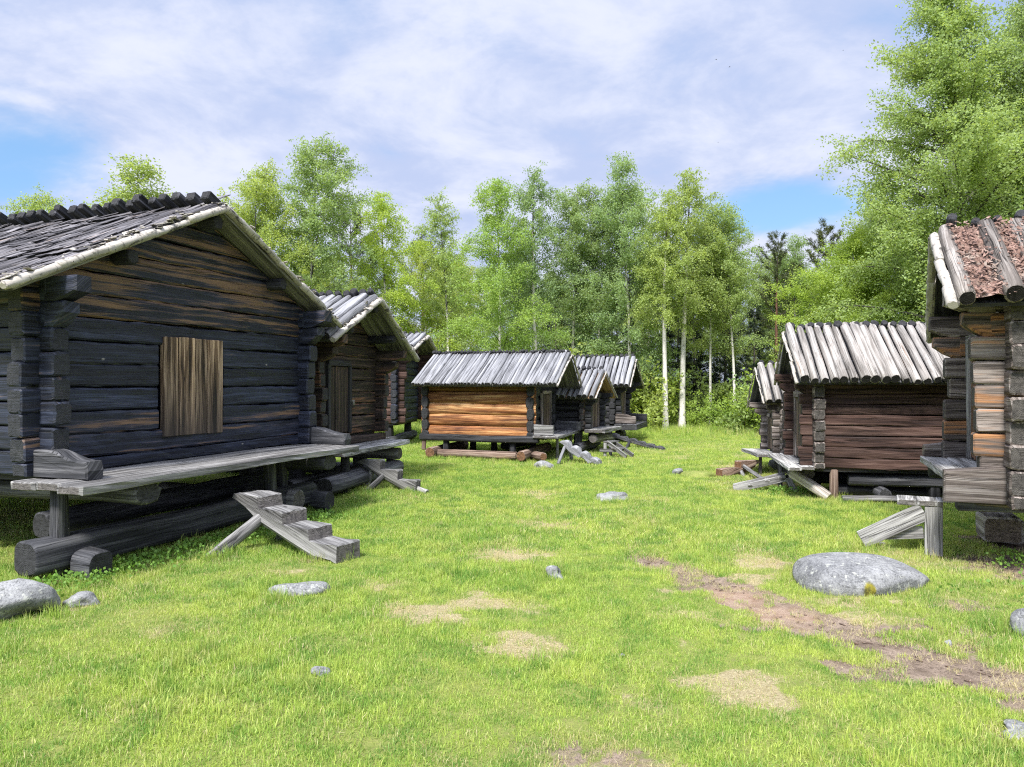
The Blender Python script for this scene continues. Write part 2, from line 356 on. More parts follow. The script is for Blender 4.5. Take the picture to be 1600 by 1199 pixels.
def mat_grass():
    m = NT('grass_blade')
    dry = m.attr('dry', 'INSTANCER').outputs['Fac']; at = m.attr('tone'); sc = m.n('ShaderNodeSeparateColor'); m.put(sc.inputs[0], at.outputs['Color']); rr, tip, bb = sc.outputs
    gp = m.n('ShaderNodeNewGeometry').outputs['Position']
    n1 = m.addm(m.noise(gp, .7, 5, .65), m.mr(m.sep(gp)[0], -3.0, 4.0, -.07, .07)); n2 = m.noise(gp, 3.0, 4, .65)
    c = m.mix(m.mr(n1, .35, .65), (.275, .425, .075), (.50, .58, .125)); c = m.mix(m.mul(m.mr(n2, .46, .60), .85), c, (.125, .275, .05)); n5 = m.noise(gp, 1.7, 5, .7); c = m.mix(m.mul(m.mr(n5, .52, .66), .7), c, (.50, .52, .16))
    c = m.mix(m.mr(rr, .5, 1.0, 0, .75), c, (.52, .60, .14)); c = m.mix(m.mr(rr, .5, 0.0, 0, .62), c, (.10, .225, .035)); 
    df = m.mr(m.addm(dry, m.mul(m.addm(rr, -.5), .8)), .35, .75)
    c = m.mix(df, c, m.mix(bb, (.50, .42, .22), (.64, .56, .34)))
    d = m.bsdf(c, .5, .3)
    t = m.n('ShaderNodeBsdfTranslucent'); m.put(t.inputs[0], m.mix(1.0, c, (1.1, 1.1, .6), 'MULTIPLY'))
    mx = m.n('ShaderNodeMixShader'); mx.inputs[0].default_value = .4
    m.t.links.new(d, mx.inputs[1]); m.t.links.new(t.outputs[0], mx.inputs[2])
    return m.done(mx.outputs[0])
M['grass'] = mat_grass()

def mat_litter():
    m = NT('bark_litter')
    gp = m.n('ShaderNodeNewGeometry').outputs['Position']; at = m.attr('tone'); sc = m.n('ShaderNodeSeparateColor'); m.put(sc.inputs[0], at.outputs['Color'])
    n = m.noise(gp, 30.0, 6, .75); n2 = m.noise(gp, 5.0, 4, .6)
    c = m.mix(m.mr(n, .35, .65), (.14, .078, .06), (.36, .235, .19)); c = m.mix(m.mul(m.mr(n2, .5, .65), .6), c, (.40, .34, .28))
    c = m.mix(1.0, c, m.vec(*(m.mr(sc.outputs[0], 0, 1, .55, 1.35),) * 3), 'MULTIPLY')
    return m.done(m.bsdf(c, .95, .1, m.bump(n, .9, .03)))
M['litter'] = mat_litter()
def mat_metal():
    m = NT('old_iron'); gp = m.n('ShaderNodeNewGeometry').outputs['Position']
    return m.done(m.bsdf(m.mix(m.noise(gp, 40.0, 4), (.10, .08, .07), (.35, .34, .33)), .5, .5, None, Metallic=.7))
M['iron'] = mat_metal()
def mat_plain(name, c, rough=.7):
    m = NT(name); gp = m.n('ShaderNodeNewGeometry').outputs['Position']
    return m.done(m.bsdf(m.mix(m.noise(gp, 12.0, 3), tuple(x * .8 for x in c), c), rough, .3))
M['feather'] = mat_plain('dark_feather', (.05, .05, .06))

# ------------------------------------------------------------------ storehouses
class Hut:
    """local frame: front wall plane y = 0 (front looks to -y), x along the gable, ground z = 0"""
    def __init__(s, name, label, c, phi, W, D, z0, zr, zeN, zeF, half, fr, ob, side, lh, p=.18, lt=.16, th=.05):
        s.__dict__.update(locals()); s.root = empty(name, (c[0], c[1], 0), R(phi)); tag(s.root, label, 'storehouse', 'log storehouses round the meadow')
        s.sN = -side                                     # sign of x on the near side
    def roofz(s, x):
        x = np.asarray(x, float); near = np.sign(x) == s.sN
        ze = np.where(near, s.zeN, s.zeF); return s.zr - (s.zr - ze) * np.abs(x) / s.half
    def under(s, x): return s.roofz(x) - s.th
    def fronty(s, sgn, f):                               # roof front edge: f = 0 ridge .. 1 eave, on side sgn
        oN, oA, oF = s.fr; oe = oN if sgn == s.sN else oF
        return -(oA + (oe - oA) * f)
    def clampfn(s, off=0.0):
        def fn(V):
            V = V.copy(); lim = s.under(V[..., 0]) - .012 - off; V[..., 2] = np.minimum(V[..., 2], np.maximum(lim, s.z0 + .02)); return V
        return fn

    def walls(s, msideN, mfront, msideF=None, wearfn=None, opening=None, plate=.32, n=3.6, back=True, curve=True, ps=None):
        W, D, p, lt, lh, z0 = s.W, s.D, s.p, s.lt, s.lh, s.z0; pp = p if ps is None else ps
        wearfn = wearfn or (lambda k, kind: 0.0)
        for sg in (s.sN, -s.sN):
            mb = MB(); x = sg * (W / 2 - lt / 2); ztop = float(s.under(sg * W / 2)) - .01
            nc = max(3, round((ztop - z0) / lh)); h = (ztop - z0) / nc
            if sg == s.sN: s.h = h
            for k in range(nc):
                z = z0 + h * (k + .5); pf = pp * (.8 + .4 * rnd.random()); pb = pp * (.8 + .4 * rnd.random())
                top = k >= nc - 2
                if top: pf += plate * (1.0 if k == nc - 1 else .55)
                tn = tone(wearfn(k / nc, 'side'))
                if k == 0: pf = pp
                hh = h * (1.03 if rnd.random() < .5 else 1.06) * (.92 if n > 5 else 1)
                # where the log leaves the corner it is a hewn, curved bracket at the top of the wall
                if top and curve:
                    beam(mb, (x, -p * .5, z), (x, D + pb, z), lt, hh, n=n, tn=tn, step=.22, wob=.006)
                    a = -(pf); zt = h / 2; q = h * (.35 if k == nc - 1 else .55)
                    pts = [(p * .3, -zt), (-a * .45, -zt), (-a * .7, -zt + q * .35), (-a * .9, -zt + q * .8), (-a, -zt + q), (-a, zt), (p * .3, zt)]
                    prism(mb, pts, lt * .98, (x, 0, z), (0, -1, 0), (0, 0, 1), tn=tn, bev=.015, rough=.003)
                else:
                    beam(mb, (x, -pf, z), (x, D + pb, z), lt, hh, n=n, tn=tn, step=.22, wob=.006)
            mm = msideN if sg == s.sN else (msideF or msideN)
            mb.build('wall', mm, s.root)
        for yy, isf in ((lt / 2, True), (D - lt / 2, False)):
            if not isf and not back: continue
            mb = MB(); h = s.h; k = 0; z = z0 + h * .02
            ztop = float(s.under(W / 2)); first = True
            zr_ = s.zr - s.th
            while z < zr_ - .05:
                hh = h * .55 if first else h
                zc = z + hh / 2
                if zc < ztop + h * .2: xl = xr = W / 2 + p * (.8 + .4 * rnd.random())
                else:                                     # gable logs, cut to the roof pitch by the clamp
                    fr_ = max(.0, (s.zr - s.th - z) / (s.zr - (s.zeN + s.zeF) / 2)); xl = xr = min(W / 2, s.half * fr_)
                    if xl < .12: break
                kk = (z - z0) / (s.zr - z0); tn = tone(wearfn(kk, 'front'))
                spans = [(-xl, xr)]
                if isf and opening and opening[2] < zc < opening[3]: spans = [(-xl, opening[0]), (opening[1], xr)]
                for a, b in spans:
                    beam(mb, (a, yy, zc), (b, yy, zc), lt * rnd.uniform(.96, 1.06), hh * (.955 if n > 5 else 1.05), n=n, tn=tn, step=.12, wob=.006, rough=.004,
                         clamp=s.clampfn() if zc > ztop - h else None, bev=.012)
                z += hh; first = False
            # dark board lining behind the logs of the gable
            pts = [(-W / 2 + lt, z0 + .1), (W / 2 - lt, z0 + .1), (W / 2 - lt, float(s.under(W / 2 - lt)) - .06), (0, zr_ - .08), (-W / 2 + lt, float(s.under(-W / 2 + lt)) - .06)]
            prism(mb, pts, .03, (0, yy + (.06 if isf else -.06), 0), (1, 0, 0), (0, 0, 1), tn=tone(0))
            mb.build('wall', mfront, s.root)
        fl = MB(); beam(fl, (0, .05, z0 - .02), (0, D - .05, z0 - .02), W - .1, .06, n=8, wob=0); fl.build('floor', M['black'], s.root)

    def roof(s, mpole, msoff, nN, dia, ext=.16, extF=.22, edge=True, tipw=1.0, scraps=46, fl=0, first=.35, nF=None, diaF=None, flat=1.0, mtip=None, gap=1.0, ridge_r=.07, purl=(), pn=2.2, litter=False, tipbox=False, mfar=None):
        zr, half, D, ob = s.zr, s.half, s.D, s.ob
        mats = [mpole, mtip or M['tip'], mfar or mpole]
        rb = MB()
        span = {}
        for sg in (s.sN, -s.sN):
            ze = s.zeN if sg == s.sN else s.zeF
            dv = nv((sg * half, 0, ze - zr)); sl = math.hypot(half, ze - zr); nrm = nv(np.cross(dv, (0, 1, 0))); nrm = nrm if nrm[2] > 0 else -nrm
            nn_ = nN if sg == s.sN else (nF or nN); d0_ = dia if sg == s.sN else (diaF or dia)
            for i in range(nn_):
                f = (i + .5) / nn_
                # offset half a pole between the two slopes so that the tips interlock
                if sg != s.sN: f = (i + 1.0) / nn_ - .25 / nn_
                if i == 0: f = first / nn_ if sg == s.sN else .55 / nn_
                ya = s.fronty(sg, 0) + .03; yb = s.fronty(sg, 1) + .03; L = D + ob
                y0 = ya + (L - ya) * f; y1 = yb + (L - yb) * f
                dj = d0_ * (.82 + .36 * rnd.random()); e_ = (ext if sg == s.sN else extF) * (.75 + .5 * rnd.random())
                lift = dj * .5 * flat + (.02 if sg != s.sN else 0)
                a = np.array([0, y0, zr]) + nrm * lift; b = np.array([sg * half, y1 + rnd.uniform(-.012, .012), ze]) + nrm * lift + dv * rnd.uniform(-.015, .03)
                w = dj * gap if not tipbox or sg == s.sN else dj * gap
                if e_ > .02 and sg != s.sN or e_ > .02:
                    tip0 = a - dv * e_
                    # the tip beyond the ridge
                    tm = 1 if (sg != s.sN) else 0
                    beam(rb, tip0, a, w * (.86 * tipw if tm else .8), dj * flat * (.9 if tm else .8) + (.03 if tipbox and tm else 0), up=nrm, n=6 if (tipbox and tm) else pn, seg=10, step=.2, wob=.003, tn=tone(0, .5 if tm else None), mi=tm, bev=.012, tap=1.06)
                beam(rb, a, b, w * .94, dj * flat, up=nrm, n=pn, seg=12, step=.35, wob=.006, rough=.0035, tn=tone(rnd.random() * .25), mi=0 if sg == s.sN else 2, bev=.01, tap=1.08)
        ro = rb.build('roof', mats, s.root)
        # lining under the poles, seen from below along the gable and eaves
        so = MB()
        for sg in (s.sN, -s.sN):
            ze = s.zeN if sg == s.sN else s.zeF
            dv = nv((sg * half, 0, ze - zr)); nrm = nv(np.cross(dv, (0, 1, 0))); nrm = nrm if nrm[2] > 0 else -nrm
            nb = max(8, int((D + ob + .4) / .14)); L = D + ob
            for i in range(nb):
                f = (i + .5) / nb; ya = s.fronty(sg, 0) + .02; yb = s.fronty(sg, 1) + .02
                y0 = ya + (L - ya) * f; y1 = yb + (L - yb) * f; wd = (L - ya) / nb
                a = np.array([0, y0, zr]) - nrm * .02 + dv * .01; b = np.array([sg * half, y1, ze]) - nrm * .02 - dv * .03
                beam(so, a, b, wd * 1.02, .034, up=nrm, n=8, step=2, wob=0, rough=.0015, tn=tone(0), bev=0)
        so.build('roof_lining', msoff, ro)
        if edge:
            for sg in (s.sN, -s.sN):
                ze = s.zeN if sg == s.sN else s.zeF; be = MB()
                dv = nv((sg * half, 0, ze - zr)); nrm = nv(np.cross(dv, (0, 1, 0))); nrm = nrm if nrm[2] > 0 else -nrm
                N = 5; pr = None
                for i in range(N):
                    fa, fb = i / N, min(1.02, (i + 1.12) / N)
                    a = np.array([sg * half * fa, s.fronty(sg, fa) - .01, zr + (ze - zr) * fa]); b = np.array([sg * half * fb, s.fronty(sg, fb) - .01, zr + (ze - zr) * fb])
                    r = edge * (.85 + .4 * rnd.random())
                    beam(be, a + nrm * (.008 + .012 * rnd.random()), b + nrm * (.012 + .012 * rnd.random()), r * 1.0, r * .82, up=nrm, n=2.0, seg=12, step=.07, wob=.007, rough=.005, bev=.008, tn=tone(rnd.random() * .15))
                for i in range(scraps):                      # curled scraps of bark along the edge
                    f = rnd.random(); cpt = np.array([sg * half * f, s.fronty(sg, f) + rnd.uniform(.0, .13), zr + (ze - zr) * f]) + nrm * (edge * .5 + rnd.uniform(-.0, .03))
                    l_ = rnd.uniform(.03, .09); d2 = nv(np.array([rnd.uniform(-1, 1), rnd.uniform(-1, 1), rnd.uniform(-.1, .3)]))
                    beam(be, cpt - d2 * l_, cpt + d2 * l_, rnd.uniform(.02, .06), .008, up=nrm, n=8, step=.05, wob=.006, rough=.002, bev=0, tn=tone(rnd.random() * .4))
                be.build('bark_edging', M['barkedge'], ro)
        if fl:                                           # loose plates of bark lying on the near slope
            fb = MB(); sg = s.sN; ze = s.zeN; dv = nv((sg * half, 0, ze - zr)); nrm = nv(np.cross(dv, (0, 1, 0))); nrm = nrm if nrm[2] > 0 else -nrm; L = D + ob
            for i in range(fl):
                f = rnd.random(); y = s.fronty(sg, f) + .05 + (L - s.fronty(sg, f) - .1) * rnd.random() ** 1.3
                c_ = np.array([sg * half * f, y, zr + (ze - zr) * f]) + nrm * (dia * flat + rnd.uniform(-.012, .012)); d1 = nv(dv + np.array([0, rnd.uniform(-.25, .25), 0]) + nrm * rnd.uniform(-.06, .1)); l_ = rnd.uniform(.08, .42)
                beam(fb, c_ - d1 * l_, c_ + d1 * l_, rnd.uniform(.03, .10), .008, up=nrm, n=8, step=.06, wob=.008, rough=.003, bev=0, tn=tone(rnd.random() * .4))
            fb.build('bark_plates', mpole, ro)['kind'] = 'stuff'
        pu = MB()
        yf = -s.fr[1] + .06
        beam(pu, (0, yf, zr - ridge_r - .06), (0, D + ob * .6, zr - ridge_r - .06), ridge_r * 2, ridge_r * 2, n=2.1, tn=tone(0))
        for f in purl:
            for sg in (-1, 1):
                x = sg * f * half; z = float(s.roofz(x)) - ridge_r - .065
                beam(pu, (x, yf + .02, z), (x, D + .1, z), ridge_r * 1.9, ridge_r * 1.9, n=2.1, tn=tone(0))
        pu.build('purlin', M['tip'], s.root)
        if litter:
            lb = MB(); sg = s.sN; ze = s.zeN; dv = nv((sg * half, 0, ze - zr)); nrm = nv(np.cross(dv, (0, 1, 0))); nrm = nrm if nrm[2] > 0 else -nrm
            sl = math.hypot(half, ze - zr); L = D + ob
            nu, nvv = 60, 90; P = []
            for i in range(nvv + 1):
                for j in range(nu + 1):
                    f = j / nu; y = s.fronty(sg, f) + .12 + (L - s.fronty(sg, f) - .12) * i / nvv
                    P.append(np.array([sg * half * f, y, zr + (ze - zr) * f]) + nrm * (.075 + .02 * math.sin(i * 1.1) * math.sin(j * .7) + rnd.uniform(-.014, .014)) - dv * .0)
            F = []
            for i in range(nvv):
                for j in range(nu):
                    a = i * (nu + 1) + j; q = (a, a + 1, a + nu + 2, a + nu + 1); F.append(q)
            n0 = np.cross(P[1] - P[0], P[nu + 1] - P[0])
            if np.dot(n0, nrm) < 0: F = [q[::-1] for q in F]
            lb.add(P, F, [(0, 0)] * len(P), tone(0), False)
            for i in range(9000):
                f = rnd.random(); fy = rnd.random(); y = s.fronty(sg, f) + .08 + (L - s.fronty(sg, f)) * fy
                cpt = np.array([sg * half * f, y, zr + (ze - zr) * f]) + nrm * (.085 + rnd.random() * .035 + (.045 if rnd.random() < .3 else 0))
                d1 = nv(dv * rnd.uniform(.3, 1.0) * rnd.choice((-1, 1)) + np.array([0, rnd.uniform(-.8, .8), 0]) + nrm * rnd.uniform(-.15, .25)); d2 = nv(np.cross(nrm + .35 * rng.normal(0, 1, 3), d1))
                l_, w_ = rnd.uniform(.010, .038), rnd.uniform(.005, .013)
                lb.add([cpt - d1 * l_ - d2 * w_, cpt + d1 * l_ - d2 * w_ * .5, cpt + d1 * l_ * .9 + d2 * w_, cpt - d1 * l_ * .8 + d2 * w_], [(0, 1, 2, 3)], [(0, 0)] * 4, tone(0), False)
            lb.build('bark_litter', M['litter'], ro)['kind'] = 'stuff'
        return ro

    def bench(s, x0, x1, d, z, mat, th=.06, planks=2, bevel_end=0.0, y0=0.0):
        mb = MB(); w = d / planks
        for i in range(planks):
            y = -y0 - w * (i + .5); a, b = x0 + rnd.uniform(-.04, .02), x1 + rnd.uniform(-.03, .03)
            beam(mb, (a, y, z - th / 2), (b, y, z - th / 2 + rnd.uniform(-.006, .006)), w * .985, th, n=8, step=.18, wob=.005, rough=.003, bev=.012, tn=tone(.1 * rnd.random()))
        return mb.build('bench', mat, s.root)
    def arm(s, x, d0, d1, z, h0, h1, mat, t=.15, straight=False):
        """carved side piece at the end of the bench: high at the wall, swooping down to the front"""
        mb = MB(); L = d1 - d0
        if straight: pts = [(d0, 0), (d1, 0), (d1, h1), (d0 + L * .1, h0), (d0, h0)]
        else: pts = [(d0, 0), (d1, 0), (d1 + .01, h1 * .5), (d1 - .01, h1)] + [(d0 + L * f, h1 + (h0 - h1) * g) for f, g in ((.9, .02), (.8, .12), (.7, .34), (.6, .62), (.5, .85), (.4, .97), (.28, 1.03), (.1, 1.0))] + [(d0, h0)]
        prism(mb, pts, t, (x, 0, z), (0, -1, 0), (0, 0, 1), bev=.014, rough=.002, tn=tone(0))
        mb.build('bench_arm', mat, s.root)
    def log(s, name, p0, p1, w, h=None, mat='grayA', n=2.2, **k):
        mb = MB(); beam(mb, p0, p1, w, h or w, n=n, **k); return mb.build(name, M[mat] if isinstance(mat, str) else mat, s.root)
    def posts(s, pts, w=.13, mat='grayA', top=None):
        for x, y in pts:
            beam_mb = MB(); beam(beam_mb, (x, y, -.06), (x, y, top if top is not None else s.z0 - .01), w * 1.1, w, up=(0, 1, 0), n=4, tap=.8, bev=.01, step=.2)
            beam_mb.build('post', M[mat], s.root)
    def sleepers(s, xs=(), ys=(), r=.11, z=.1, mat='grayA', ext=.25):
        for x in xs: s.log('foundation_log', (x, -ext, z), (x, s.D + ext, z), r * 2, mat=mat, wob=.015)
        for y in ys: s.log('foundation_log', (-s.W / 2 - ext, y, z), (s.W / 2 + ext, y, z), r * 2, mat=mat, wob=.015)
    def door(s, x0, x1, z0, z1, mat, frame=None, nb=4, y=-.012, lock=False, frw=.07, slab=.05):
        mb = MB(); w = (x1 - x0) / nb
        ws = np.array([rnd.uniform(.8, 1.2) for _ in range(nb)]); ws = ws / ws.sum() * (x1 - x0); x = x0
        for i in range(nb):
            yo = (.0, -.007, .004)[i % 3]; beam(mb, (x + ws[i] / 2, y + yo, z1 + rnd.uniform(-.004, .004)), (x + ws[i] / 2, y + yo, z0 + rnd.uniform(-.004, .004)), ws[i] * .945, slab, up=(0, -1, 0), n=8, step=.2, wob=.002, rough=.0015, bev=.004, tn=tone(rnd.random() * .2, (.05, 1.0, .35, .8)[i % 4]))
            x += ws[i]
        dr = mb.build('door', mat, s.root)
        if frame:
            fb = MB()
            for xx in (x0 - frw / 2 - .002, x1 + frw / 2 + .002): beam(fb, (xx, y - .02, z0 - .02), (xx, y - .02, z1 + .04), frw, .07, up=(0, 1, 0), n=8, wob=.003, tn=tone(0))
            beam(fb, (x0 - .05, y - .022, z1 + .05), (x1 + .05, y - .022, z1 + .05), .075, .085, n=8, wob=.003, tn=tone(0))
            fb.build('door_frame', frame, dr)
        if lock:
            lb = MB(); beam(lb, (lock[0] - .09, y - .045, lock[1]), (lock[0] + .05, y - .045, lock[1]), .012, .03, n=8, wob=0, bev=0)
            beam(lb, (lock[0], y - .05, lock[1] + .02), (lock[0], y - .05, lock[1] - .07), .05, .03, up=(0, 1, 0), n=3, wob=0)
            beam(lb, (lock[0] - .02, y - .05, lock[1] + .05), (lock[0] + .02, y - .05, lock[1] + .05), .012, .012, n=2, wob=0, bev=0)
            lb.build('padlock', M['iron'], dr)
        return dr

def notched(name, label, cat, top, bot, width, th, n, mat, group=None, round_=.6, slices=9, nose=.0, legs=(), legr=.045, scallop=0.0, legmat=None):
    """a log with steps hewn into its upper side; top = (x, y, z of first tread), bot = (x, y) where it meets the ground"""
    top = np.array(top, float); bot = np.array(bot, float); dx = bot[:2] - top[:2]; L = np.linalg.norm(dx); u = np.array([*(dx / L), 0]); vlat = np.array([-u[1], u[0], 0])
    root = empty(name, (top[0], top[1], 0)); tag(root, label, cat, group)
    zl = top[2]; run = L / n; rise = zl / n * .94
    mb = MB(); sl = np.linspace(-1, 1, slices); rings = []
    upper = []
    for i in range(n):
        zt = zl - rise * i; j1, j2 = rnd.uniform(-.01, .01), rnd.uniform(-.008, .008)
        if scallop:
            upper += [(i * run + .02, zt - rise * .9 if i else zt - .02), (i * run + run * .25, zt - scallop * .25), (i * run + run * .6, zt + j1), (i * run + run * .9, zt - scallop * .3)]
            if i == n - 1: upper += [(L, zt - .04)]
        else:
            upper += [(i * run + (.012 if i else 0), zt + j1 * .5), (i * run + run * .5, zt + j2), ((i + 1) * run - .008 + j1, zt + j1), ((i + 1) * run + .004 + j1, zt - .012)]
    zend = zl - rise * (n - 1)
    lower = [(L + .005, zend - rise * .55), (L - run * .22, zend - rise * 1.05)]
    for f in (.8, .6, .4, .25, .12, .04): lower.append((L * f, zl - (rise / run) * L * f - th * (1 - .5 * (f < .1)) + (.0 if f > .12 else th * .25)))
    lower.append((-nose, zl - th * .25))
    upper = np.array(upper); lower = np.array(lower); m = len(upper) + len(lower)
    sa = rise / run
    for k in sl:
        q = 1 - math.sqrt(max(0, 1 - round_ * k * k)); lo = lower.copy(); up_ = upper.copy()
        lo[:, 1] += q * th * .9
        lo[:, 1] = np.minimum(lo[:, 1], zl - (rise / run) * np.maximum(lo[:, 0], 0) - .045)
        lo[:, 0] += 0
        if scallop: up_[:, 1] -= (1 - math.sqrt(max(0, 1 - .8 * k * k))) * th * .55
        O = np.vstack([up_, lo]); edge_in = .965 if abs(k) == 1 else 1
        P = top * np.array([1, 1, 0]) + O[:, :1] * u + (k * width / 2 * edge_in) * vlat + O[:, 1:] * np.array([0, 0, 1.0]) + rng.normal(0, .0025, (m, 3))
        rings.append((P, O, k))
    V = np.vstack([r[0] for r in rings])
    c, s_ = math.cos(math.atan(sa)), math.sin(math.atan(sa))
    UV = np.vstack([np.stack([r[1][:, 0] * c - r[1][:, 1] * s_, r[1][:, 0] * s_ + r[1][:, 1] * c + r[2] * width * .5], 1) for r in rings])
    F = []
    for l in range(slices - 1):
        for j in range(m):
            k = (j + 1) % m
            if not scallop and ((j % 4 == 3 and j < 4 * n) or j == 4 * n): continue
            F.append((l * m + j, l * m + k, (l + 1) * m + k, (l + 1) * m + j))
    F.append(list(range(m))[::-1]); F.append([(slices - 1) * m + j for j in range(m)])
    F = [f[::-1] for f in F]
    if not scallop:
        for j in [4 * i + 3 for i in range(n)] + [4 * n]:
            k = (j + 1) % m; RV = []; RU = []
            for P_, O_, k_ in rings:
                for q_ in (j, k): RV.append(P_[q_] - np.array([top[0], top[1], 0])); RU.append((k_ * width / 2, O_[q_, 1] - O_[j, 1] + th * .45))
            te = tone(0); te[2] = 1
            mb.add(RV, [(2 * l, 2 * l + 2, 2 * l + 3, 2 * l + 1) for l in range(slices - 1)], RU, te, False)
    # risers are end grain
    V = V - np.array([top[0], top[1], 0])
    mb.add(V, F, UV, tone(0), False)
    o = mb.build('step_log', mat, root)
    for a, b in legs:
        lb = MB(); org = np.array([top[0], top[1], 0]); beam(lb, np.array(a) - org, np.array(b) - org, legr * 2, legr * 2, up=(.3, .2, 1), n=2.3, wob=.008, tap=1.1, step=.12)
        lb.build('leg', legmat or mat, root)
    return root

# ------------------------------------------------------------------ trees
def mesh_obj(name, V, F, tones, mat, parent=None, smooth=False):
    me = bpy.data.meshes.new(name); V = np.asarray(V, np.float32); F = np.asarray(F, np.int32); k = F.shape[1]
    me.vertices.add(len(V)); me.vertices.foreach_set('co', V.ravel())
    me.loops.add(F.size); me.loops.foreach_set('vertex_index', F.ravel())
    me.polygons.add(len(F)); me.polygons.foreach_set('loop_start', np.arange(len(F), dtype=np.int32) * k)
    ca = me.color_attributes.new('tone', 'FLOAT_COLOR', 'POINT'); ca.data.foreach_set('color', np.asarray(tones, np.float32).ravel())
    me.polygons.foreach_set('use_smooth', np.full(len(F), smooth)); me.materials.append(mat)
    me.update(calc_edges=True); me.validate()
    o = bpy.data.objects.new(name, me); COL.objects.link(o)
    if parent is not None: o.parent = parent
    return o

class Tubes:
    def __init__(s): s.mb = MB()
    def tube(s, P, r, seg=6, dark=0.0):
        P = np.asarray(P, float); n = len(P); r = np.asarray(r, float)
        T = np.gradient(P, axis=0); T /= np.linalg.norm(T, axis=1, keepdims=True) + 1e-9
        ref = np.array([1.0, .13, .07]); A = np.cross(T, ref); A /= np.linalg.norm(A, axis=1, keepdims=True) + 1e-9; B = np.cross(T, A)
        a = np.linspace(0, 2 * np.pi, seg + 1)
        V = P[:, None] + r[:, None, None] * (np.cos(a)[None, :, None] * A[:, None] + np.sin(a)[None, :, None] * B[:, None])
        L = np.concatenate([[0], np.cumsum(np.linalg.norm(np.diff(P, axis=0), axis=1))])
        UV = np.stack([np.broadcast_to(L[:, None], (n, seg + 1)), np.broadcast_to(a[None] / 6.28 * max(.15, r[0] * 6.28), (n, seg + 1))], -1)
        i, k = np.meshgrid(np.arange(n - 1), np.arange(seg), indexing='ij'); S = seg + 1
        q = np.stack([i * S + k, i * S + k + 1, (i + 1) * S + k + 1, (i + 1) * S + k], -1).reshape(-1, 4)
        # thin wood is dark: tone G drives the dark bark
        rr = np.clip((.045 - r) / .03, 0, 1) * 1.0 + dark
        tn = np.zeros((n, S, 4)); tn[..., 0] = rnd.random(); tn[..., 1] = rr[:, None]
        s.mb.add(V.reshape(-1, 3), q, UV.reshape(-1, 2), tn.reshape(-1, 4), True)

def leaves(P, size, g, T=None, aspect=.62, droop=.35, hue=None, group=None):
    """one four-cornered leaf per point"""
    n = len(P); d = g.normal(0, 1, (n, 3)); d[:, 2] -= droop
    if T is not None: d = d * .5 + T
    d /= np.linalg.norm(d, axis=1, keepdims=True) + 1e-9
    w = np.cross(d, g.normal(0, 1, (n, 3))); w /= np.linalg.norm(w, axis=1, keepdims=True) + 1e-9
    s = size * g.uniform(.65, 1.25, (n, 1)); a = P; b = P + d * s * .45 + w * s * aspect * .5; c = P + d * s; e = P + d * s * .45 - w * s * aspect * .5
    V = np.stack([a, b, c, e], 1).reshape(-1, 3); F = np.arange(n * 4).reshape(-1, 4)
    t = np.zeros((n, 4)); t[:, 0] = np.clip(g.normal(.5, .28, n), 0, 1); t[:, 1] = group if group is not None else g.random(n); t[:, 3] = 1
    return V, F, np.repeat(t, 4, 0)

def curve_pts(p, d, L, n, g, rise=0.0, droop=0.0, wig=.06):
    P = [np.array(p, float)]; d = nv(d)
    for i in range(n):
        f = (i + 1) / n
        d = nv(d + np.array([0, 0, rise * (1 - f) - droop * f]) / n * 2 + g.normal(0, wig, 3)); P.append(P[-1] + d * L / n)
    return np.array(P)

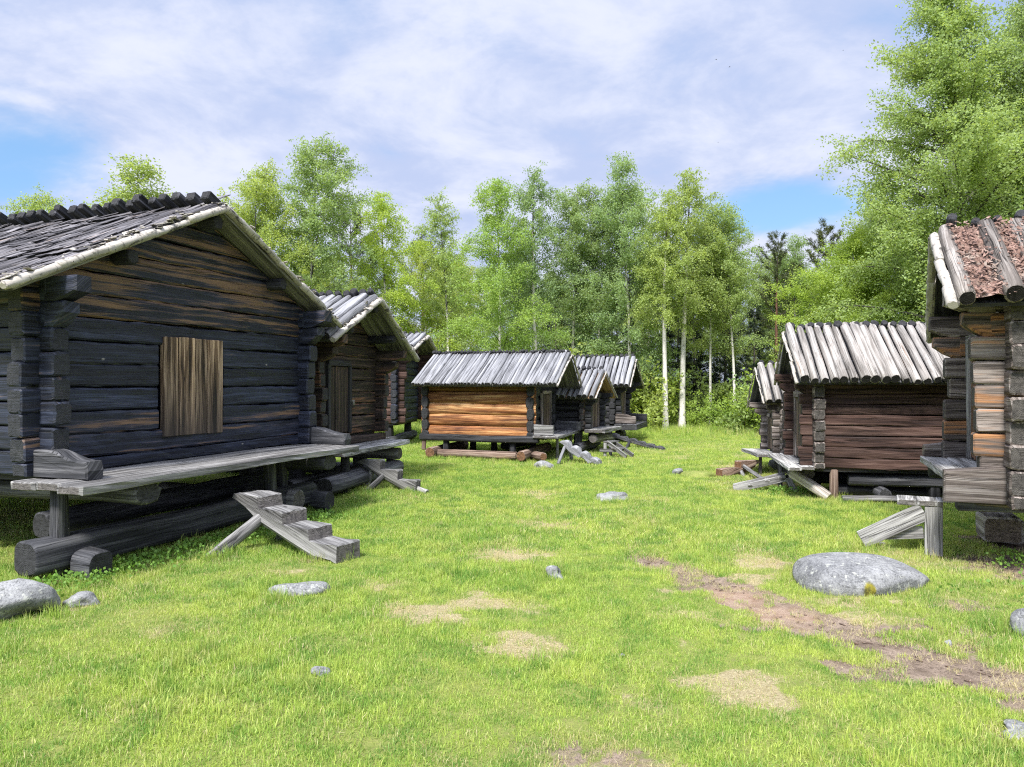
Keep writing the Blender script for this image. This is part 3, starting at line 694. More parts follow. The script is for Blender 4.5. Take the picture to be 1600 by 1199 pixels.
def birch(H, wid, base, nprim, ntw, nlf, leafsize, seed, leafmat, trunk_r=.10, lean=.0, weep=.8, fork=0.0, name='birch_tree', bark='bark', up=.9, shape=1.0, limb_vis=1.0, cone=False, airy=.07):
    g = np.random.default_rng(seed); root = empty(name)
    tb = Tubes(); n = 18; ph = g.random(4) * 6.28; z = np.linspace(-.1, H, n); f = z / H
    amp = .018 * H
    tx = amp * (np.sin(f * 3.2 + ph[0]) - np.sin(ph[0])) * f + lean * z; ty = amp * (np.sin(f * 2.7 + ph[1]) - np.sin(ph[1])) * f
    TP = np.stack([tx, ty, z], 1); tr = trunk_r * np.clip(1 - f, .03, 1) ** .85 * (1 + .5 * np.exp(-np.clip(z, 0, 9) * 6)); tb.tube(TP, tr, 10)
    stems = [(TP, tr, base)]
    if fork:
        k = int(n * fork); d = nv((g.normal(), g.normal(), 3.2)); P = curve_pts(TP[k], d, H * (1 - fork) * .93, 10, g, .25, 0, .035); r2 = np.linspace(tr[k] * .8, .008, 11); tb.tube(P, r2, 8); stems.append((P, r2, .15))
    pts = []; dirs = []; grp = []
    for si, (SP, sr, sb) in enumerate(stems):
        npm = nprim if si == 0 else nprim // 2
        for i in range(npm):
            q = sb + (1 - sb) * ((i + g.random()) / npm) ** .92; idx = q * (len(SP) - 1); a = int(idx); b = min(a + 1, len(SP) - 1); p = SP[a] + (SP[b] - SP[a]) * (idx - a)
            az = i * 2.39996 + g.normal(0, .35); qq = (q - sb) / (1 - sb)
            prof = (np.sin(np.pi * min(1, (qq * .93 + .09)) ** .75) ** .8 * shape + .12) if qq < .999 else .1
            if cone: prof = min(1.0, (1 - qq) * 1.75 + .10)
            L = wid * prof * g.uniform(.55, 1.25)
            el = up * (.35 + .65 * qq) + g.normal(0, .14)
            d = np.array([math.cos(az) * math.cos(el), math.sin(az) * math.cos(el), math.sin(el)])
            B = curve_pts(p, d, max(.35, L * 1.15), 8, g, .15, weep * .75, .07)
            r0 = max(.008, min(sr[a] * .5, .012 + L * .011)); tb.tube(B, np.linspace(r0, .004, len(B)) * limb_vis, 5, .3)
            gcol = g.random(); m = max(3, int(ntw * (.35 + L / wid)))
            for t in range(m):
                if g.random() < airy: continue
                ff = .18 + .82 * ((t + g.random()) / m); idb = ff * (len(B) - 1); a2 = int(min(idb, len(B) - 2)); pp = B[a2] + (B[a2 + 1] - B[a2]) * (idb - a2)
                dd = nv(B[a2 + 1] - B[a2]) + g.normal(0, .6, 3); Lt = g.uniform(.3, .95) * (.45 + .35 * wid) * (1 - .3 * qq)
                TW = curve_pts(pp, dd, Lt, 5, g, 0, weep * 1.7, .10)
                if t % 2 == 0: tb.tube(TW, np.linspace(.0055, .0025, len(TW)), 3, .5)
                k = max(4, int(nlf * Lt / .7)); s_ = g.random(k) * (len(TW) - 1.001); ia = s_.astype(int)
                pts.append(TW[ia] + (TW[ia + 1] - TW[ia]) * (s_ - ia)[:, None] + g.normal(0, .045 + .03 * wid / 2, (k, 3))); grp.append(np.clip(gcol + g.normal(0, .15, k), 0, 1))
    P = np.concatenate(pts); G = np.concatenate(grp)
    V, F, t = leaves(P, leafsize, g, droop=.4, group=G)
    mesh_obj('crown', V, F, t, M[leafmat], root)
    tb.mb.build('trunk', M[bark], root)
    root['nleaf'] = len(P)
    return root

def pine(H, wid, base, seed, nprim=34, nclump=9, name='pine_tree', mat='needle', bark='barkpine', spruce=False, trunk_r=.13):
    g = np.random.default_rng(seed); root = empty(name); tb = Tubes(); n = 14; z = np.linspace(-.1, H, n); f = z / H; ph = g.random(2) * 6.28
    TP = np.stack([.012 * H * np.sin(f * 3 + ph[0]) * f, .012 * H * np.sin(f * 3 + ph[1]) * f, z], 1); tb.tube(TP, trunk_r * np.clip(1 - f, .04, 1) ** .8, 9)
    pts = []; dirs = []; grp = []
    for i in range(nprim):
        q = base + (1 - base) * (i + g.random()) / nprim; p = TP[int(q * (n - 1))] * 1.0; p[2] = q * H; qq = (q - base) / (1 - base); az = i * 2.4 + g.normal(0, .3)
        L = wid * ((1 - qq) ** .8 + .08 if spruce else (np.sin(np.pi * min(1, qq * .8 + .2)) ** .7 + .15)) * g.uniform(.6, 1.1)
        el = (-.15 + .5 * qq if spruce else .15 + .6 * qq) + g.normal(0, .12); d = np.array([math.cos(az) * math.cos(el), math.sin(az) * math.cos(el), math.sin(el)])
        B = curve_pts(p, d, L, 6, g, .1, -.25 if not spruce else .1, .06); tb.tube(B, np.linspace(.03 * (1 - .6 * qq), .006, len(B)), 4, .0)
        gc = g.random()
        m = max(3, int(nclump * (.5 + L / wid)))
        for t in range(m):
            ff = .25 + .75 * (t + g.random()) / m; ib = ff * (len(B) - 1); a = int(min(ib, len(B) - 2)); pp = B[a] + (B[a + 1] - B[a]) * (ib - a)
            dd = nv(nv(B[a + 1] - B[a]) + g.normal(0, .6, 3) + np.array([0, 0, -.15 if spruce else .3])); Lt = g.uniform(.2, .5) * (1.0 if spruce else .8)
            k = 26 if spruce else 34; s_ = g.random((k, 1)) * Lt
            pts.append(pp + dd * s_ + g.normal(0, .02, (k, 3))); grp.append(np.clip(gc + g.normal(0, .2, k), 0, 1))
            dirs.append(dd * .9 + g.normal(0, .75, (k, 3)))
    P = np.concatenate(pts); T = np.concatenate(dirs); G = np.concatenate(grp)
    V, F, t = leaves(P, .15 if not spruce else .13, g, T=T, aspect=.16, droop=0, group=G)
    mesh_obj('crown', V, F, t, M[mat], root); tb.mb.build('trunk', M[bark], root); return root

def bush(H, wid, nst, nlf, size, seed, leafmat, name='bush'):
    g = np.random.default_rng(seed); root = empty(name); tb = Tubes(); pts = []; grp = []
    for i in range(nst):
        az = g.random() * 6.28; el = g.uniform(.7, 1.5); p = np.array([g.normal(0, wid * .22), g.normal(0, wid * .22), -.03])
        B = curve_pts(p, (math.cos(az) * math.cos(el), math.sin(az) * math.cos(el), math.sin(el)), H * g.uniform(.5, 1.1), 7, g, .1, .25, .09)
        tb.tube(B, np.linspace(.012, .004, len(B)), 4, .3); gc = g.random()
        for t in range(9):
            ff = .15 + .85 * g.random(); ib = ff * (len(B) - 1); a = int(min(ib, len(B) - 2)); pp = B[a]
            TW = curve_pts(pp, g.normal(0, 1, 3) + np.array([0, 0, .5]), g.uniform(.15, .5) * wid, 4, g, .1, .3, .12); tb.tube(TW, np.linspace(.005, .002, 5), 3, .4)
            k = nlf; s_ = g.random(k) * 3.99; ia = s_.astype(int); pts.append(TW[ia] + (TW[ia + 1] - TW[ia]) * (s_ - ia)[:, None] + g.normal(0, .05, (k, 3))); grp.append(np.clip(gc + g.normal(0, .15, k), 0, 1))
    P = np.concatenate(pts); P[:, 2] = np.abs(P[:, 2]); V, F, t = leaves(P, size, g, droop=.1, group=np.concatenate(grp))
    mesh_obj('foliage', V, F, t, M[leafmat], root); tb.mb.build('stem', M['barkdark'], root); return root

def copy_tree(o, leafmat=None):
    c = o.copy(); COL.objects.link(c)
    for ch in o.children:
        d = ch.copy(); COL.objects.link(d); d.parent = c
        if leafmat and d.name.split('.')[0] in ('crown', 'foliage'):
            d.material_slots[0].link = 'OBJECT'; d.material_slots[0].material = M[leafmat]
    return c

# ------------------------------------------------------------------ the ground
PATCH = []          # world x, y, rx, ry, rot, kind (0 dirt, 1 straw, 2 pinkish sand), strength
def hgt(x, y):
    x = np.asarray(x, float); y = np.asarray(y, float)
    a = np.clip((np.hypot(x, y - 12) - 30) / 30, 0, 1)
    return .018 * np.sin(x * .9 + .5) * np.sin(y * .7 + 1.3) + .012 * np.sin(x * 2.3 + y * 1.1) + .008 * np.sin(x * 5.1 - y * 3.7) * np.sin(y * 4.3) - .02 + a * .3 * np.sin(x * .05) * np.sin(y * .06)
_lat = np.random.default_rng(99).random((64, 64))
def vnoise(x, y):
    xi = np.floor(x).astype(int); yi = np.floor(y).astype(int); fx = x - xi; fy = y - yi; fx = fx * fx * (3 - 2 * fx); fy = fy * fy * (3 - 2 * fy)
    g_ = lambda a, b: _lat[a % 64, b % 64]
    return (g_(xi, yi) * (1 - fx) + g_(xi + 1, yi) * fx) * (1 - fy) + (g_(xi, yi + 1) * (1 - fx) + g_(xi + 1, yi + 1) * fx) * fy
def fbm(x, y, s): return sum(vnoise(x * s * 2 ** k + 17 * k, y * s * 2 ** k + 5 * k) * .5 ** k for k in range(5)) / 1.94 - .5
def masks(x, y):
    x = np.asarray(x, float); y = np.asarray(y, float)
    out = [np.zeros(x.shape) for _ in range(3)]
    wob = fbm(x, y, 2.2) * 1.7 + fbm(x + 31, y + 7, 8.0) * 2.0
    for px, py, rx, ry, rot, kd, st in PATCH:
        c, s = math.cos(rot), math.sin(rot); dx = (x - px) * c + (y - py) * s; dy = -(x - px) * s + (y - py) * c
        r = np.sqrt((dx / rx) ** 2 + (dy / ry) ** 2) / 1.15 + wob * (.85 if kd < 3 else .20)
        v = np.clip(1.45 - r, 0, .9) / .9 * st
        out[kd % 3] = np.maximum(out[kd % 3], v)
        if kd == 2: out[0] = np.maximum(out[0], v)
    # thin, worn turf all over the open meadow
    thin = np.clip(fbm(x + 3, y + 9, 1.1) * 2.6 + fbm(x, y, 6.0) * 1.2 - .72 + .52 * np.clip((x - .3) / 3, -.45, 1), 0, .58)
    out[1] = np.maximum(out[1], thin * np.clip((24 - y) / 8, 0, 1))
    return out

PATCH += [(-0.09, 7.01, 0.29, 0.35, 0, 1, 1.00), (-0.55, 5.25, 0.23, 0.18, 0, 1, 0.90), (-0.31, 5.45, 0.19, 0.19, 0, 1, 0.90), (0.08, 4.59, 0.25, 0.18, 0, 1, 1.00), (1.25, 3.87, 0.24, 0.23, 0, 1, 0.80), (1.11, 4.00, 0.14, 0.12, 0, 1, 0.50), (0.37, 8.42, 0.29, 0.27, 0, 1, 0.70), (1.88, 10.19, 0.23, 0.34, 0, 1, 0.90), (0.42, 10.67, 0.32, 0.43, 0, 1, 0.80), (-1.08, 5.89, 0.13, 0.11, 0, 1, 0.60), (0.29, 3.28, 0.31, 0.15, 0, 0, 0.55), (0.44, 3.14, 0.22, 0.11, 0, 1, 0.60), (0.14, 5.33, 0.14, 0.15, 0, 1, 0.50), (1.22, 5.74, 0.08, 0.11, 0, 1, 0.60), (1.06, 4.59, 0.06, 0.07, 0, 1, 0.60), (-1.85, 3.64, 0.14, 0.10, 0, 1, 0.35), (-2.24, 4.77, 0.12, 0.10, 0, 1, 0.45), (-1.23, 4.43, 0.12, 0.07, 0, 1, 0.35), (-1.82, 6.33, 0.33, 0.15, 0, 1, 0.50), (1.19, 7.40, 0.17, 0.21, 0, 0, 0.90), (1.37, 7.01, 0.13, 0.13, 0, 0, 0.70), (1.53, 6.08, 0.19, 0.24, 0, 0, 1.00), (1.74, 5.71, 0.23, 0.27, 0, 2, 1.00), (1.92, 5.33, 0.23, 0.23, 0, 2, 1.00), (2.06, 4.99, 0.24, 0.23, 0, 0, 1.00), (2.20, 4.69, 0.24, 0.22, 0, 0, 1.00), (2.35, 4.43, 0.25, 0.19, 0, 0, 1.00), (2.50, 4.23, 0.22, 0.17, 0, 0, 1.00), (2.63, 4.04, 0.21, 0.18, 0, 0, 1.00), (2.80, 3.83, 0.23, 0.19, 0, 0, 1.00), (1.92, 4.29, 0.10, 0.09, 0, 0, 0.95), (2.23, 4.13, 0.22, 0.08, 0, 0, 0.95), (2.77, 4.90, 0.32, 0.21, 0, 0, 0.90), (2.80, 4.59, 0.16, 0.16, 0, 0, 0.80), (4.38, 6.80, 0.38, 0.71, 0, 0, 0.95), (5.05, 7.35, 0.32, 0.89, 0, 0, 0.95), (3.24, 5.33, 0.23, 0.15, 0, 0, 0.60), (2.26, 6.68, 0.29, 0.34, 0, 1, 0.80), (2.51, 6.56, 0.17, 0.28, 0, 0, 0.50), (1.98, 6.23, 0.22, 0.21, 0, 1, 0.70), (2.53, 5.48, 0.29, 0.15, 0, 1, 0.70), (2.49, 5.10, 0.40, 0.20, 0, 1, 0.60), (2.86, 6.85, 0.24, 0.15, 0, 0, 0.70), (1.55, 4.94, 0.19, 0.09, 0, 0, 0.60), (1.40, 5.18, 0.27, 0.15, 0, 1, 0.50), (3.20, 12.91, 0.34, 0.54, 0, 0, 0.60), (4.20, 12.39, 0.32, 0.75, 0, 0, 0.90), (4.29, 14.10, 0.49, 0.54, 0, 1, 0.60), (3.91, 9.66, 0.25, 0.30, 0, 0, 0.40), (3.88, 15.93, 0.42, 0.55, 0, 1, 0.50), (3.79, 17.44, 0.36, 0.50, 0, 0, 0.50), (1.54, 3.23, 0.14, 0.06, 0, 0, 0.50), (2.28, 3.40, 0.09, 0.09, 0, 0, 0.60), (3.56, 7.06, 0.25, 0.14, 0, 1, 0.60), (-1.43, 10.31, 0.27, 0.29, 0, 1, 0.50), (-1.89, 6.80, 0.18, 0.20, 0, 0, 0.50), (-2.64, 6.68, 0.17, 0.17, 0, 0, 0.50), (-3.24, 5.33, 0.19, 0.14, 0, 1, 0.60), (-1.94, 5.57, 0.07, 0.07, 0, 1, 0.30), (-0.19, 3.12, 0.16, 0.08, 0, 1, 0.30),]
for i_ in range(26):        # the trodden path running to the lower right
    t_ = i_ / 25; PATCH.append((1.30 + 1.72 * t_ + .10 * math.sin(t_ * 7) + rnd.uniform(-.03, .03), 6.75 - 3.15 * t_ - .12 * math.sin(t_ * 3.1), .36, .17 + .03 * t_, -1.07, 3, 1.0))
def axis_pts(lo, hi, d0, d1, far):
    a = np.arange(lo, hi, d0); out = [hi]; st = d0
    while out[-1] < far: st = min(st * 1.25, 20); out.append(out[-1] + st)
    neg = [lo]; st = d0
    while neg[-1] > -far: st = min(st * 1.25, 20); neg.append(neg[-1] - st)
    return np.array(neg[::-1][:-1] + list(a) + out)
gx = axis_pts(-9, 9, .07, 0, 420); gy = axis_pts(1.2, 19, .07, 0, 420)
X, Y = np.meshgrid(gx, gy); Z = hgt(X, Y); mk = masks(X, Y)
nx, ny = len(gx), len(gy); i, j = np.meshgrid(np.arange(ny - 1), np.arange(nx - 1), indexing='ij')
F = np.stack([i * nx + j, i * nx + j + 1, (i + 1) * nx + j + 1, (i + 1) * nx + j], -1).reshape(-1, 4)
tn = np.stack([mk[0].ravel(), mk[1].ravel(), mk[2].ravel(), np.ones(X.size)], 1)
Zd = Z - .025 * mk[0]
ground = mesh_obj('ground', np.stack([X.ravel(), Y.ravel(), Zd.ravel()], 1), F, tn, M['ground'], smooth=True)
ground['kind'] = 'structure'

# ------------------------------------------------------------------ the storehouses
def wearA(k, kind):
    if kind == 'side': return .05
    return rnd.choice((0, .1, .26)) if k < .46 else (.62 if k < .56 else rnd.uniform(.42, .66))
A = Hut('log_storehouse', 'large blue-black tarred storehouse with boarded hatch in its gable, nearest on the left', (-3.40, 8.08), 70, 3.78, 5.6,
        .80, 3.49, 2.36, 2.40, 2.34, (.263, .295, .216), .3, 1, .225, p=.16, lt=.17)
A.walls(M['tar'], M['tar'], wearfn=wearA, opening=(-.595, .32, 1.09, 2.06), plate=.26, n=6)
A.roof(M['roofA'], M['soffit'], 36, .16, ext=0, extF=.22, edge=.085, tipw=.72, scraps=110, fl=420, flat=.42, gap=1.0, purl=(.48,), pn=3.2, tipbox=True, ridge_r=.075)
A.door(-.565, .29, 1.05, 2.085, M['hatch'], nb=4, y=.0, slab=.06)
A.bench(-2.16, 1.86, .86, .80, M['gray'], th=.07, planks=3)
A.arm(-1.86, -.14, .60, .802, .235, .15, M['grayA'], t=.17)
A.arm(1.86, -.14, .66, .802, .225, .14, M['grayA'], t=.17)
for x in (-1.5, 1.25):
    A.log('bench_support', (x, -.80, .64), (x, .9, .64), .30, .19, 'grayA', n=2.4)
A.log('foundation_log', (-2.24, -.30, .20), (1.55, -.30, .20), .27, .28, 'beam', n=3.4, wob=.012)
A.log('foundation_log', (-1.84, -.66, .09), (-1.84, -.45, .10), .25, .25, 'beam', n=3.0)
A.log('foundation_log', (1.02, -.52, .20), (1.02, 1.6, .2), .25, .25, 'gray', n=2.3)
A.log('foundation_log', (1.5, -.62, .12), (1.5, 1.2, .12), .24, .24, 'beam', n=2.3)
A.log('foundation_log', (-1.6, .35, .30), (1.75, .35, .36), .24, .24, 'beam', n=2.3)
A.log('foundation_log', (-1.9, 1.4, .14), (-1.9, 4.6, .14), .26, .26, 'grayA', n=2.3)
A.posts([(-1.95, -.30), (.75, -.30), (1.1, -.2)], .13, 'grayA', top=.735)
A.posts([(-1.7, 1.3), (1.7, .8), (-1.7, 3.2), (-1.7, 5.0), (1.7, 3.0)], .20, 'black')

B = Hut('log_storehouse', 'brown-black storehouse with a padlocked plank door, second on the left behind the tarred one', (-2.61, 11.71), 75, 2.30, 3.4,
        .78, 2.90, 2.20, 2.02, 1.5, (.56, .55, .55), .3, 1, .19)
B.walls(M['dkbrown'], M['dkbrown'], wearfn=lambda k, kind: rnd.choice((0, .12, .4)), opening=(-.66, -.06, .82, 1.86), plate=.34, n=6)
B.roof(M['pole'], M['soffit'], 30, .125, ext=0, extF=.15, edge=.09, purl=(.5,))
B.door(-.66, -.06, .84, 1.86, M['dkbrown'], frame=M['black'], nb=3, lock=(.06, 1.32))
B.bench(-1.25, 1.12, .60, .64, M['graylight'], th=.07, planks=2)
B.log('door_sill', (-1.2, -.06, .70), (1.15, -.06, .70), .14, .13, 'dkbrown', n=4)
B.log('foundation_log', (-1.5, -.42, .20), (1.0, -.42, .16), .27, .25, 'grayA', wob=.015)
B.log('foundation_log', (.9, -.5, .42), (.9, 1.2, .42), .22, .2, 'gray')
B.posts([(-.85, -.4), (.95, -.3)], .13, 'black', top=.57)
B.posts([(-1, .3), (1.0, .3), (1.0, 2.8)], .22, 'black')
B.sleepers(xs=(1.0,), ys=(.2,), z=.12)

Cc = Hut('log_storehouse', 'dark storehouse with a curved bark roof edge, half hidden behind the orange-walled one', (-2.82, 20.25), 84, 2.40, 3.2,
        .56, 2.87, 2.46, 2.38, 1.57, (.5, .5, .5), .3, 1, .19)
Cc.walls(M['redbrown'], M['tar'], wearfn=lambda k, kind: .2 if kind == 'side' else 0, plate=.3)
Cc.roof(M['pole'], M['soffit'], 26, .125, ext=0, extF=.13, edge=.1)
Cc.posts([(-1, .3), (1, .3), (-1, 2.8)], .22, 'black'); Cc.sleepers(ys=(.2,), z=.12)

Dd = Hut('log_storehouse', 'low storehouse with a bright orange log side wall and a long grey pole roof', (.727, 16.18), 72, 1.70, 2.56,
         .44, 2.21, 1.55, 1.45, 1.17, (.57, .6, .57), .10, 1, .235, p=.06)
Dd.walls(M['orange'], M['black'], msideF=M['black'], wearfn=lambda k, kind: 0 if kind != 'side' else (-.75 if k > .78 else (.14, -.12, .16, -.42, -.6)[int(k * 5 + .1) % 5]), opening=(-.35, .25, .5, 1.4), plate=.0, n=2.5, ps=.03, curve=False)  # top log darkest: tar remains and eave shade put into its tone
Dd.roof(M['pole'], M['soffit'], 42, .084, ext=.09, extF=.11, edge=.04, scraps=0, pn=2.0, gap=.92)
Dd.door(-.33, .23, .52, 1.36, M['door'], frame=M['graybrown'], nb=2)
mb = MB()
beam(mb, (-.865, .07, 1.5), (-.865, .07, .46), .10, .05, up=(-1, 0, 0), n=8, tn=tone(.1)); mb.build('corner_board', M['black'], Dd.root)
mb = MB()
beam(mb, (-.868, 2.50, 1.5), (-.868, 2.50, .15), .09, .05, up=(-1, 0, 0), n=8, tn=tone(.1)); mb.build('corner_board', M['rustlog'], Dd.root)
mb = MB()
beam(mb, (-.885, .03, 1.52), (-.885, .03, 1.30), .07, .04, up=(-1, 0, 0), n=8, tn=tone(.4)); mb.build('corner_board', M['orange'], Dd.root)
Dd.log('wall_sill', (-.86, -.1, .43), (-.86, 2.6, .43), .17, .15, 'black', n=4)
Dd.bench(-.98, .98, .55, .52, M['gray'], planks=2, th=.05)
Dd.arm(-.85, .0, .42, .525, .22, .20, M['gray'], t=.10, straight=True); Dd.arm(.85, 0, .6, .525, .22, .20, M['grayA'], t=.10, straight=True)
Dd.log('foundation_log', (-.95, .35, .10), (-.95, 2.30, .10), .17, .17, 'rustlog')
Dd.log('foundation_log', (-1.22, .18, .12), (.9, .18, .12), .21, .22, 'rustlog'); Dd.log('foundation_log', (-1.16, 2.25, .12), (.9, 2.25, .12), .23, .22, 'rustlog')
Dd.log('foundation_log', (-1.15, -.28, .10), (-.8, .02, .10), .17, .17, 'rustlog')
Dd.posts([(-.80, .5), (-.80, 2.0), (.8, .5), (.8, 2.0), (0, 1.2)], .14, 'black', top=.38); Dd.posts([(-.6, -.42), (.7, -.42)], .06, 'gray', top=.47)

Ee = Hut('log_storehouse', 'smallest black storehouse with a brown-lined gable, between two larger pole roofs', (1.96, 17.68), 68, 1.40, 2.2,
         .53, 1.86, 1.25, 1.24, 1.0, (.32, .3, .32), .2, 1, .15, p=.12, lt=.13)
Ee.walls(M['black'], M['dkbrown'], opening=(-.3, .2, .55, 1.25), plate=.2)
Ee.roof(M['pole'], M['soffitbr'], 20, .11, ext=.05, extF=.12, edge=.03, scraps=0)
Ee.door(-.3, .2, .56, 1.22, M['door'], frame=M['graybrown'], nb=2); Ee.bench(-.8, .8, .50, .55, M['gray'], th=.08, planks=1)
Ee.sleepers(ys=(.15, 1.9), z=.12); Ee.posts([(-.6, .2), (.6, .2), (-.6, 1.9)], .2, 'grayA')
Ee.log('foundation_log', (-.75, -.2, .33), (.7, -.2, .30), .2, .2, 'gray')

Ff = Hut('log_storehouse', 'dark storehouse with a pole roof and a carved bench end, nearest the wood', (3.05, 20.60), 71, 1.60, 3.0,
         .50, 2.26, 1.50, 1.46, 1.13, (.45, .43, .45), .2, 1, .16, p=.14)
Ff.walls(M['black'], M['black'], opening=(-.3, .3, .55, 1.35), plate=.3)
Ff.roof(M['pole'], M['black'], 26, .12, ext=.06, extF=.12, edge=.04, scraps=0)
Ff.door(-.3, .3, .56, 1.35, M['door'], frame=M['graybrown'], nb=2); Ff.bench(-.95, .95, .60, .52, M['grayA'], th=.16, planks=1)
Ff.arm(-.8, 0, .55, .525, .26, .2, M['graybrown'], t=.1); Ff.arm(.8, 0, .6, .525, .22, .2, M['black'], t=.1, straight=True)
Ff.sleepers(ys=(.15, 2.6), z=.12); Ff.posts([(-.7, .2), (.7, .2), (-.7, 2.6)], .2, 'black')

G = Hut('log_storehouse', 'red-brown storehouse with a thick whitish pole roof, side wall to the meadow on the right', (4.345, 11.02), -102, 1.60, 3.3,
        .42, 2.36, 1.60, 1.58, 1.13, (.25, .26, .22), .25, -1, .15, p=.16, lt=.14)
G.walls(M['redbrown'], M['graybrown'], wearfn=lambda k, kind: rnd.choice((0, 0, .15)), opening=(-.3, .3, .5, 1.4), plate=.12, n=6)
G.roof(M['poleG'], M['grayA'], 30, .12, ext=.10, extF=.10, edge=.035, scraps=0, pn=2.0)
G.door(-.3, .3, .5, 1.38, M['door'], frame=M['graybrown'], nb=2)
G.bench(-1.0, .98, .36, .46, M['graylight'], th=.05, planks=2)
G.posts([(.72, .30)], .12, 'rustlog', top=.41); G.posts([(-.6, .3), (.6, 2.9), (-.6, 2.9), (.6, 1.6)], .16, 'black', top=.41)
G.posts([(-.5, -.25)], .07, 'gray', top=.41)
G.log('foundation_log', (.62, .5, .25), (.62, 3.2, .25), .16, .16, 'grayA'); G.log('foundation_log', (-.5, .1, .16), (-.5, 3.2, .16), .2, .2, 'grayA'); G.log('foundation_log', (.45, .3, .08), (.45, 3.3, .08), .2, .16, 'black')
G.log('foundation_log', (-.75, .9, .10), (.9, .9, .1), .17, .17, 'grayA'); G.log('foundation_log', (-.75, -.05, .30), (.55, .0, .30), .16, .14, 'gray')
G.log('foundation_log', (.95, .35, .03), (.80, 2.4, .03), .10, .08, 'gray')
G.log('leaning_log', (.48, -.22, .33), (.80, .22, .03), .15, .15, 'lightlog', tap=.85)
G.log('leaning_log', (.2, -.22, .3), (.45, .1, .05), .11, .11, 'gray')

Hh = Hut('log_storehouse', 'tiny storehouse with grey roof poles peeping out behind the red-brown one', (4.73, 13.37), -95, .96, 1.7,
         .37, 1.88, 1.26, 1.14, .62, (.31, .30, .30), .2, -1, .125, p=.11, lt=.11)
Hh.walls(M['graybrown'], M['graybrown'], opening=(-.2, .2, .42, 1.0), plate=.2)
Hh.roof(M['poleG'], M['grayA'], 15, .115, ext=.06, extF=.10, edge=.025, scraps=0, pn=2.0)
Hh.door(-.2, .2, .42, .98, M['door'], nb=2); Hh.bench(-.55, .6, .42, .37, M['graylight'], th=.06, planks=2)
Hh.posts([(-.4, .2), (.4, .2), (.4, 1.4)], .12, 'black'); Hh.posts([(.35, -.3)], .06, 'gray', top=.3); Hh.sleepers(ys=(.2,), r=.08, z=.07)

def wearJ(k, kind): return (rnd.choice((.15, .3, .75)) if .15 < k < .8 else 0) if kind == 'side' else 0  # orange patches of sunlight painted into the side logs' colour
J = Hut('log_storehouse', 'grey-brown storehouse with bark litter on its log roof, cut by the right edge', (4.59, 7.16), -113, 1.80, 3.6,
        .54, 3.06, 2.25, 2.09, 1.30, (.436, .41, .296), .3, -1, .215, p=.21, lt=.17, th=.06)
J.walls(M['graybrown'], M['graybrown'], wearfn=wearJ, opening=(-.52, .06, .82, 2.06), plate=.20, n=6)
J.roof(M['poleJ'], M['black'], 17, .145, ext=0, extF=.15, edge=.085, scraps=0, first=.2, nF=24, diaF=.115, gap=.95, pn=2.1, litter=True)
J.door(-.46, .0, .84, 2.0, M['doorJ'], frame=M['gray'], nb=2)
J.bench(-.95, .84, .44, .80, M['graylight'], th=.07, planks=2)
J.arm(.90, -.20, .46, .56, .34, .28, M['graybrown'], t=.13, straight=True)
J.arm(-.92, -.15, .42, .80, .20, .12, M['graybrown'], t=.13, straight=True)
J.log('bench_support', (-.8, -.38, .66), (-.8, .6, .66), .16, .16, 'grayA'); J.log('bench_support', (.75, -.34, .53), (.75, .7, .53), .2, .1, 'grayA', n=4)
for x, y in ((-.55, .26), (.66, 1.3)):
    J.log('foundation_block', (x - .24, y - .04, .13), (x + .24, y - .04, .13), .34, .25, 'lightlog', n=6); J.log('foundation_log', (x, y + .1, .40), (x, 3.4, .40), .22, .25, 'black', n=3)
for y in (3.1,): J.log('foundation_block', (-.8, y, .14), (.9, y, .14), .3, .3, 'grayA')

# ------------------------------------------------------------------ steps, ladders and loose logs
notched('step_log', 'steps hewn from one thick grey log, four treads, before the tarred storehouse', 'steps', (-2.70, 7.48, .50), (-1.50, 6.72), .31, .19, 4, M['gray'], round_=.75, nose=.02,
        legs=[((-2.45, 7.22, .30), (-2.80, 6.78, -.03)), ((-2.2, 7.42, .24), (-2.42, 7.62, -.03))], legr=.055)
notched('step_log', 'forked grey log with three notched treads before the padlocked plank door', 'steps', (-2.25, 11.22, .44), (-1.40, 10.92), .17, .13, 3, M['gray'], round_=.9, nose=.12,
        legs=[((-1.92, 11.06, .22), (-2.18, 10.93, -.03)), ((-2.12, 11.2, .32), (-2.25, 11.3, -.03)), ((-1.45, 10.95, .05), (-1.25, 10.80, .0))], legr=.04)
notched('step_log', 'pale grey notched log ladder leaning on the bench of the orange-walled storehouse', 'steps', (1.02, 15.25, .44), (1.74, 14.62), .16, .12, 4, M['pole'], round_=.9, scallop=.07,
        legs=[((1.1, 15.1, .3), (.93, 14.85, -.03)), ((1.2, 15.3, .3), (1.25, 15.4, -.03))], legr=.03)
notched('step_log', 'long blackish notched log ladder sloping out from the farthest left storehouse', 'steps', (2.55, 19.05, .32), (3.72, 18.0), .15, .11, 6, M['grayA'], round_=.9, scallop=.04,
        legs=[((3.0, 18.65, .18), (2.82, 18.25, -.03))], legr=.035, legmat=M['black'])
notched('step_log', 'short fallen notched log lying by the tiny storehouse bench', 'steps', (4.36, 13.1, .24), (3.58, 12.72), .17, .14, 2, M['rustlog'], round_=.9,
        legs=[((4.05, 12.9, .15), (4.16, 12.05, .0)), ((4.0, 12.95, .14), (4.02, 12.7, -.02))], legr=.03, legmat=M['gray'])

